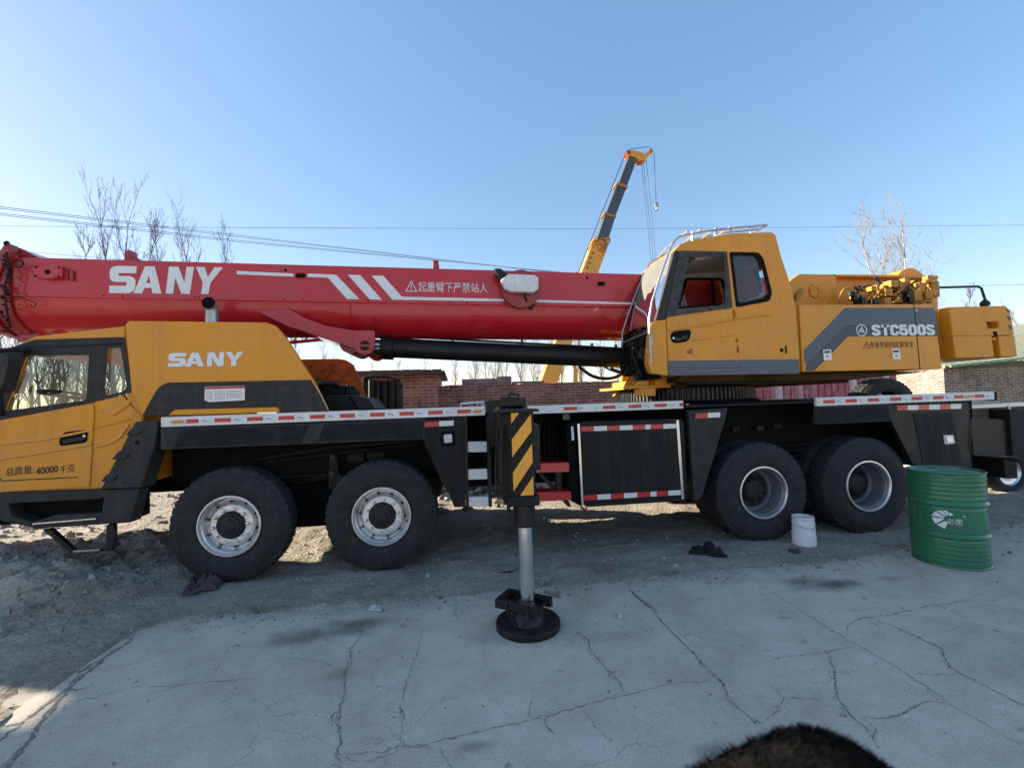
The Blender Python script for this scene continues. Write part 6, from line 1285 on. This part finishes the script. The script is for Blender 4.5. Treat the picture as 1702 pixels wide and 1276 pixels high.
fx = at(880, 690, FY).x; mb = MB(); mb.prism(rpoly([(fx-5,.7),(fx+6,.7),(fx+6,1.2),(fx-3.2,1.3),(fx-3.4,2.2),(fx-5,2.1)], .1), FY-.9, FY+1.6); mb.box((fx-1.5,FY-.7,1.302),(fx+2.5,FY+1.4,2.1)); P('carrier', mb, 'fyellow', fc, bevel=.04)
for X in (-3.6,-2.1,2.8,4.2): 
    mb = MB(); mb.lathe([(0,0),(0,.3),(-.04,.34),(0,.5),(.05,.55),(.3,.55),(.3,0)], (fx+X,FY-1.0,.55), n=32); P('wheel', mb, 'rubber', fc)
rebase(fc, (fx, FY, 0))

# ---- oil drum
DX, DY, DR = 7.011, -.916, .285
drum = empty('oil_drum'); tag(drum, 'green steel oil drum with a white emblem, standing on the concrete at the right', 'oil drum')
M['green'] = mat('green drum paint', (.012,.15,.068), .38, coat=.6, var=.18, vscale=4, bump=.12, bscale=9, dust=.22, dustcol=(.05,.11,.07), streak=.3)
M['greenlid'] = mat('dusty drum lid', (.10,.22,.16), .6, var=.4, vscale=6, dust=.6, dustcol=(.30,.33,.31))
prof = [(0,0),(.0,DR-.01),(.004,DR+.004),(.016,DR+.004),(.022,DR-.003)]
z = .03
while z < .86:
    d1, d2 = abs(z-.29), abs(z-.585)
    r = DR + .011*math.exp(-(d1/.011)**2) + .011*math.exp(-(d2/.011)**2) - .004*math.exp(-((d1-.028)/.008)**2) - .004*math.exp(-((d2-.028)/.008)**2)
    if .04 < z < .24 or .63 < z < .82: r += .0010*math.sin(z*2*math.pi/.042)
    prof.append((z, r)); z += .005
prof += [(.862,DR-.002),(.868,DR+.005),(.878,DR+.006),(.882,DR+.001),(.880,DR-.006),(.864,DR-.010)]
mb = MB(); mb.lathe(prof, (DX,DY,0), 'Z', 96); db = P('drum_body', mb, 'green', drum, ang=50)
for v in db.data.vertices:                       # small dents
    a = math.atan2(v.co.y-DY, v.co.x-DX)
    for (da, dz, s, k) in ((-1.9,.70,.10,.012),(-1.2,.18,.12,.010),(-2.4,.42,.10,.008),(-1.0,.50,.07,.006)):
        w_ = math.exp(-(((a-da)*DR)**2+(v.co.z-dz)**2)/s**2); v.co.x -= math.cos(a)*k*w_; v.co.y -= math.sin(a)*k*w_
mb = MB(); mb.lathe([(.862,0),(.862,.10),(.866,.12),(.862,.14),(.862,DR-.008)], (DX,DY,0), 'Z', 64); P('lid', mb, 'greenlid', drum)
mb = MB(); mb.lathe([(.862,.03),(.874,.03),(.876,.02),(.872,0)], (DX+.12,DY-.12,0), 'Z', 20); P('bung', mb, 'greenlid', drum)
mb = MB(); mb.lathe([(.862,.02),(.870,.02),(.871,0)], (DX-.14,DY+.12,0), 'Z', 16); P('vent_plug', mb, 'greenlid', drum)
def oncyl(x, y, r):
    d = ray(x, y); o = CAM['C']; ox, oy = o.x-DX, o.y-DY; A_ = d.x**2+d.y**2; B_ = ox*d.x+oy*d.y; C_ = ox*ox+oy*oy-r*r
    t = (-B_-math.sqrt(max(0, B_*B_-A_*C_)))/A_; return o+d*t
mb = MB(); k_ = lambda *p: [(1480+u/5.802, 750+v/5.802) for u, v in p]
for w_ in (k_((396,616),(432,575),(522,632),(515,640)), k_((442,570),(500,568),(540,618),(534,626)), k_((508,568),(545,571),(560,600),(556,620),(548,616)), k_((566,584),(612,612),(568,622)), k_((396,630),(522,648),(500,664),(432,694),(420,676)), k_((445,702),(535,668),(552,690),(526,746))):
    n_ = len(w_); outer = []
    for i in range(n_):
        for t in (0,.25,.5,.75): outer.append((w_[i][0]+(w_[(i+1)%n_][0]-w_[i][0])*t, w_[i][1]+(w_[(i+1)%n_][1]-w_[i][1])*t))
    vs = [oncyl(*p_, DR+.0035) for p_ in outer]+[oncyl(*p_, DR+.001) for p_ in outer]; m_ = len(outer)
    tr = tessellate_polygon([[Vector((a, b, 0)) for a, b in outer]]); mb.add(vs, [tuple(t) for t in tr]+[(i,(i+1)%m_,m_+(i+1)%m_,m_+i) for i in range(m_)], 0, False)
P('emblem', mb, 'white', drum, smooth=False)
for s_, (x0, y0), (x1, y1), hpx in (('必图', (1574,870.5), (1599.5,870.8), 9.8), ('®', (1600.4,860.5), (1605,860.5), 4)):
    p0, p1 = oncyl(x0, y0, DR), oncyl(x1, y1, DR); a0 = math.atan2(p0.y-DY, p0.x-DX); a1 = math.atan2(p1.y-DY, p1.x-DX); hh = oncyl(x0, y0-hpx, DR).z-p0.z
    o = text_mesh(s_, (0,0,0), (1,0,0), (0,0,1), hh, (a1-a0)*DR, .003, parent=drum, m='white')
    for v in o.data.vertices: a = a0+v.co.x/DR; r = DR+.0035-(v.co.y+.002)*.9; v.co = Vector((DX+r*math.cos(a), DY+r*math.sin(a), p0.z+v.co.z))
rebase(drum, (DX, DY, 0))

# ---- white plastic bucket against the rear wheel
bk0 = atz(1337, 904); BX_, BY_ = bk0.x, bk0.y
bucket = empty('bucket'); tag(bucket, 'white plastic bucket with a stained rim, standing by the rear wheel', 'bucket')
M['wplastic'] = mat('dirty white plastic', (.74,.74,.76), .45, var=.05, vscale=5, dust=.22, dustcol=(.16,.15,.15))
mb = MB(); mb.lathe([(.0,0),(0,.128),(.01,.132),(.10,.127),(.245,.116),(.248,.122),(.268,.122),(.272,.116),(.315,.114),(.322,.119),(.335,.117),(.335,.109),(.31,.106),(.02,.120),(.02,0)], (BX_,BY_,.002), 'Z', 48); P('bucket_body', mb, 'wplastic', bucket, ang=40)
mb = MB(); mb.tube([(BX_+.125*math.cos(t),BY_+.125*math.sin(t),.26-.045*abs(math.sin(t))) for t in np.linspace(math.pi*1.02, math.pi*1.98, 16)], .004, 6); P('handle', mb, 'rail', bucket)
mb = MB(); mb.lathe([(.25,0),(.25,.108)], (BX_,BY_,0), 'Z', 32); P('contents', mb, 'darkred', bucket)
rebase(bucket, (BX_, BY_, 0)); bucket.scale = (.92,.92,.92)

# ---- silver estate car behind the crane's tail
car = empty('parked_car'); tag(car, 'silver estate car parked behind the rear end of the crane, cut by the right edge', 'car')
M['silver'] = mat('silver car paint', (.50,.52,.54), .3, metal=.4, coat=1, var=.04)
KY = 1.30; X0 = 9.98
body = [(X0+.05,.30),(X0,.55),(X0+.02,.92),(X0+.10,.98),(X0+.30,1.34),(X0+.42,1.385),(X0+1.6,1.41),(X0+2.3,1.36),(X0+3.0,.98),(X0+4.1,.86),(X0+4.3,.6),(X0+4.25,.30)]
wa = [(X0+.95+.36*math.cos(t), .30+.36*math.sin(t)) for t in np.linspace(math.pi, 0, 14)]; wb = [(X0+3.45+.36*math.cos(t), .30+.36*math.sin(t)) for t in np.linspace(math.pi, 0, 14)]
lower = body[:3] + [(X0+.09,.965),(X0+3.0,.975)] + body[9:] + wb[::-1] + wa[::-1]
mb = MB(); mb.prism(lower, KY, KY+1.66); P('body', mb, 'silver', car, bevel=.04, seg=3)
up = [(X0+.10,.98),(X0+.30,1.34),(X0+.42,1.385),(X0+1.6,1.41),(X0+2.3,1.36),(X0+3.0,.98)]
mb = MB(); mb.prism(rpoly([(X0+.30,1.33),(X0+.42,1.385),(X0+1.6,1.41),(X0+2.3,1.36),(X0+2.25,1.32)], .04), KY+.10, KY+1.56); 
for a_, b_ in (((X0+.09,.97),(X0+.31,1.34)),((X0+1.1,.97),(X0+1.12,1.36)),((X0+2.0,.97),(X0+1.98,1.36)),((X0+3.0,.97),(X0+2.28,1.35))):
    for y in (KY+.08, KY+1.58): mb.tube([(a_[0],y-.05*(1 if y < 2 else -1),a_[1]),(b_[0],y+.04*(1 if y < 2 else -1),b_[1])], .035, 8)
P('roof', mb, 'silver', car, bevel=.02)
for y_ in (KY+.085, KY+1.57): mb = MB(); mb.prism([(X0+.13,.98),(X0+.33,1.335),(X0+2.24,1.345),(X0+2.95,.98)], y_, y_+.005); P('side_window', mb, 'smoke', car)
mb = MB(); mb.prism(rpoly([(X0+.5,.5),(X0+1.4,.5),(X0+1.4,.9),(X0+.5,.9)],.05), KY+.2, KY+1.5); P('seat', mb, 'plastic', car)
for X in (.95, 3.45):
    mb = MB(); mb.lathe([(.02,.20),(0,.22),(-.01,.26),(0,.30),(.03,.315),(.17,.315),(.20,.28),(.20,.20)], (X0+X,KY+.02,.315), n=48); t_ = P('tyre', mb, 'rubber', car); mb = MB(); mb.lathe([(.02,.205),(.005,.21),(.03,.19),(.05,.12),(.03,.06),(.03,0)], (X0+X,KY+.02,.315), n=48); P('rim', mb, 'rim', t_)
rebase(car, (X0+2, KY+.8, 0))

# ---- dark fur hat that pokes into the bottom of the frame, close to the camera
sil = [(1090,1340),(1160,1306),(1245,1276),(1308,1256),(1350,1245),(1382,1241),(1415,1247),(1462,1270),(1500,1298),(1526,1322),(1548,1356)]
D = .50; U_ = np.interp(np.linspace(0, 1, 26), np.linspace(0, 1, len(sil)), [s[0] for s in sil]); V_ = np.interp(U_, [s[0] for s in sil], [s[1] for s in sil])
base_v = 1400; vs = []; NRM = []; nr_ = 28
for u, v in zip(U_, V_):
    c = CAM['C']+ray(u, base_v)*D; r = (CAM['C']+ray(u, v)*D-c).length
    for k in range(nr_):
        a = 2*math.pi*k/nr_; d = VU*math.cos(a)*r + VF*math.sin(a)*r*.85; vs.append(c+d); NRM.append(d.normalized())
fs = [(i*nr_+k, i*nr_+(k+1)%nr_, (i+1)*nr_+(k+1)%nr_, (i+1)*nr_+k) for i in range(25) for k in range(nr_)] + [tuple(range(nr_)), tuple(range(25*nr_, 26*nr_))]
M['fur'] = mat('dark fur', (.006,.0055,.005), .95, spec=.1, var=.8, vscale=30); M['fur2'] = mat('brown fur tips', (.009,.0088,.0085), .95, spec=.1, var=.8, vscale=40)
mb = MB(); mb.add(vs, fs)
hat = mb.build('fur_hat', 'fur'); tag(hat, 'dark fuzzy fur hat poking into the picture at the bottom edge', 'fur hat')
fb = MB(); fv, ff, fm = [], [], []; rf2 = random.Random(3)
for _ in range(26000):
    i = rf2.randrange(25); k = rf2.randrange(nr_); t, s = rf2.random(), rf2.random()
    p_ = (vs[i*nr_+k]*(1-t)+vs[(i+1)*nr_+k]*t)*(1-s)+(vs[i*nr_+(k+1)%nr_]*(1-t)+vs[(i+1)*nr_+(k+1)%nr_]*t)*s
    n_ = NRM[i*nr_+k]; tuft = math.sin(p_.x*160+2*math.sin(p_.z*110))*.5
    d = (n_*.8 + VR*(.35+tuft+rf2.gauss(0,.35)) - Vector((0,0,.35)) + VF*rf2.gauss(0,.35)).normalized(); L = rf2.uniform(.006,.014); sd = d.cross(VF).normalized()*rf2.uniform(.0002,.0005)
    o_ = len(fv); m1 = p_+d*L*.55+n_*.001; fv += [p_-sd, p_+sd, m1+sd*.7, m1-sd*.7, p_+d*L-Vector((0,0,.002))]; ff += [(o_,o_+1,o_+2,o_+3),(o_+3,o_+2,o_+4)]; c_ = 1 if rf2.random() < .05 else 0; fm += [c_,c_]
me = bpy.data.meshes.new('fur'); me.from_pydata([tuple(v) for v in fv], [], ff); me.materials.append(M['fur']); me.materials.append(M['fur2']); me.polygons.foreach_set('material_index', fm)
fo = bpy.data.objects.new('fur', me); COL.objects.link(fo); fo.parent = hat

# ---- litter
def crumple(name, pts, z0, amp, m, label, cat, n=14, thick=.006, seed=1):
    """a creased scrap of cloth or paper lying on the ground inside the pixel quad pts (tl,tr,br,bl)"""
    tl, tr_, br_, bl = [atz(*p_, z0) for p_ in pts]; vs = []; 
    for j in range(n+1):
        for i in range(n+1):
            u, v = i/n, j/n; p_ = (tl*(1-u)+tr_*u)*(1-v)+(bl*(1-u)+br_*u)*v
            e = min(u, 1-u, v, 1-v)*4; w_ = float(fbm(p_.x*1.0, p_.y*1.0, .06, 3, seed))
            p_ = p_ + Vector((.03*float(fbm(p_.y,p_.x,.08,2,seed+3)), .05*float(fbm(p_.x,p_.y,.08,2,seed+5)), 0)); p_.z = z0+.004+max(0, amp*(.35+w_*1.4))*min(1, e+.15); vs.append(p_)
    N_ = len(vs); W_ = n+1; fs = [(j*W_+i, j*W_+i+1, (j+1)*W_+i+1, (j+1)*W_+i) for j in range(n) for i in range(n)]
    mb = MB(); mb.add(vs, fs); o = mb.build(name, m, ang=50); so_ = o.modifiers.new('thickness', 'SOLIDIFY'); so_.thickness = thick; so_.offset = 1
    return tag(o, label, cat)
M['rag'] = mat('brown rag', (.075,.058,.055), .95, var=.3, vscale=15, bump=.3, bscale=200); M['blackcloth'] = mat('black rag', (.012,.012,.012), .9, var=.3); M['paper'] = mat('dirty paper', (.50,.49,.46), .9, var=.2, vscale=20)
crumple('rag', [(318,962),(372,966),(362,978),(300,992)], .01, .09, 'rag', 'dusty brown rag lying on the dirt by the front wheel', 'rag', 18)
crumple('rag', [(1150,908),(1200,915),(1210,928),(1146,922)], .0, .08, 'blackcloth', 'black torn rag on the dirt in front of the rear wheels', 'rag', 16, seed=4)
crumple('paper_scrap', [(616,1008),(633,1008),(631,1018),(610,1019)], .0, .03, 'paper', 'crumpled whitish paper at the concrete edge left of the jack', 'paper', 8, seed=6)
crumple('paper_scrap', [(1027,1023),(1034,1023),(1035,1028),(1027,1028)], .0, .02, 'paper', 'tiny white scrap on the concrete right of the jack', 'paper', 5, seed=7)
crumple('plastic_scrap', [(0,1047),(42,1044),(32,1052),(0,1056)], .0, .03, 'paper', 'white plastic strip at the left edge below the rubble', 'plastic scrap', 8, seed=8)
crumple('plastic_bag', [(783,796),(808,793),(812,803),(785,808)], .05, .22, 'paper', 'white plastic bag on the rubbish seen behind the ladder steps', 'plastic bag', 10, seed=9)
crumple('leaf', [(1310,913),(1328,912),(1330,917),(1312,918)], .0, .03, 'rag', 'curled dead leaf on the ground in front of the white bucket', 'leaf', 6, thick=.002, seed=10)
pts = [(random.gauss(2.6,.5), random.gauss(4.0,.45), random.choice((.03,.05,.08,.12,.16))) for _ in range(420)]
M['earth'] = mat('brown earth clod', (.13,.085,.065), .95, var=.4, vscale=12)
stones('rubbish', ['earth','earth','stone2','stone3'], pts, 'brown rubbish and earth heaped beyond the crane, seen behind the ladder')
for i, (px, py, s_, lab) in enumerate(((897,966,.11,'dark clod of asphalt on the dirt just behind the jack'),(735,850,.10,'black clod on the dirt below the ladder'),(838,945,.12,'flat dark lump of dirt left of the jack rod'))):
    p_ = atz(px, py); bm = bmesh.new(); bmesh.ops.create_icosphere(bm, subdivisions=3, radius=1)
    for v in bm.verts: k = 1+.45*float(fbm(v.co.x+i*3, v.co.y+v.co.z, .7, 3, 60+i)); v.co = Vector((v.co.x*s_*k, v.co.y*s_*.8*k, max(-.3,v.co.z)*s_*(.5 if i < 2 else .25)*k))
    me = bpy.data.meshes.new('clod'); bm.to_mesh(me); bm.free(); me.materials.append(M['stone2']); o = bpy.data.objects.new('clod', me); COL.objects.link(o); o.location = (p_.x, p_.y, .01); tag(o, lab, 'clod')
for i, (a_, b_, lab) in enumerate((((928,945),(955,939),'thin dark stick on the dirt right of the jack'),((905,985),(930,994),'flat dark wood splinter on the concrete behind the float'))):
    p0, p1 = atz(*a_), atz(*b_); mb = MB(); mb.tube([p0+Vector((0,0,.012)), p0.lerp(p1,.5)+Vector((.01,.01,.016)), p1+Vector((0,0,.012))], .009 if i == 0 else .014, 6); tag(mb.build('stick', 'stone2'), lab, 'stick')
# tufts of dry grass along the slab edge
gb = MB(); M['dry'] = mat('dry grass', (.17,.16,.08), .9, var=.4, vscale=20)
for (px, py) in ((425,1012),(440,1016),(430,1018),(648,992),(640,994),(1085,955),(1100,957),(1120,954),(470,1012),(540,1006)):
    c = atz(px, py)
    for k in range(34): a = random.uniform(0, 6.28); r = random.gauss(0,.05); b0 = Vector((c.x+r, c.y+random.gauss(0,.025), .0)); L = random.uniform(.02,.055); dx = Vector((math.cos(a),math.sin(a),0)); s_ = dx.cross(Vector((0,0,1)))*.0022; gb.add([b0-s_, b0+s_, b0+dx*L*.6+Vector((0,0,L))], [(0,1,2)], 0, False)
tag(gb.build('grass', 'dry', smooth=False), 'sparse dry grass along the edge of the concrete', None, kind='stuff')
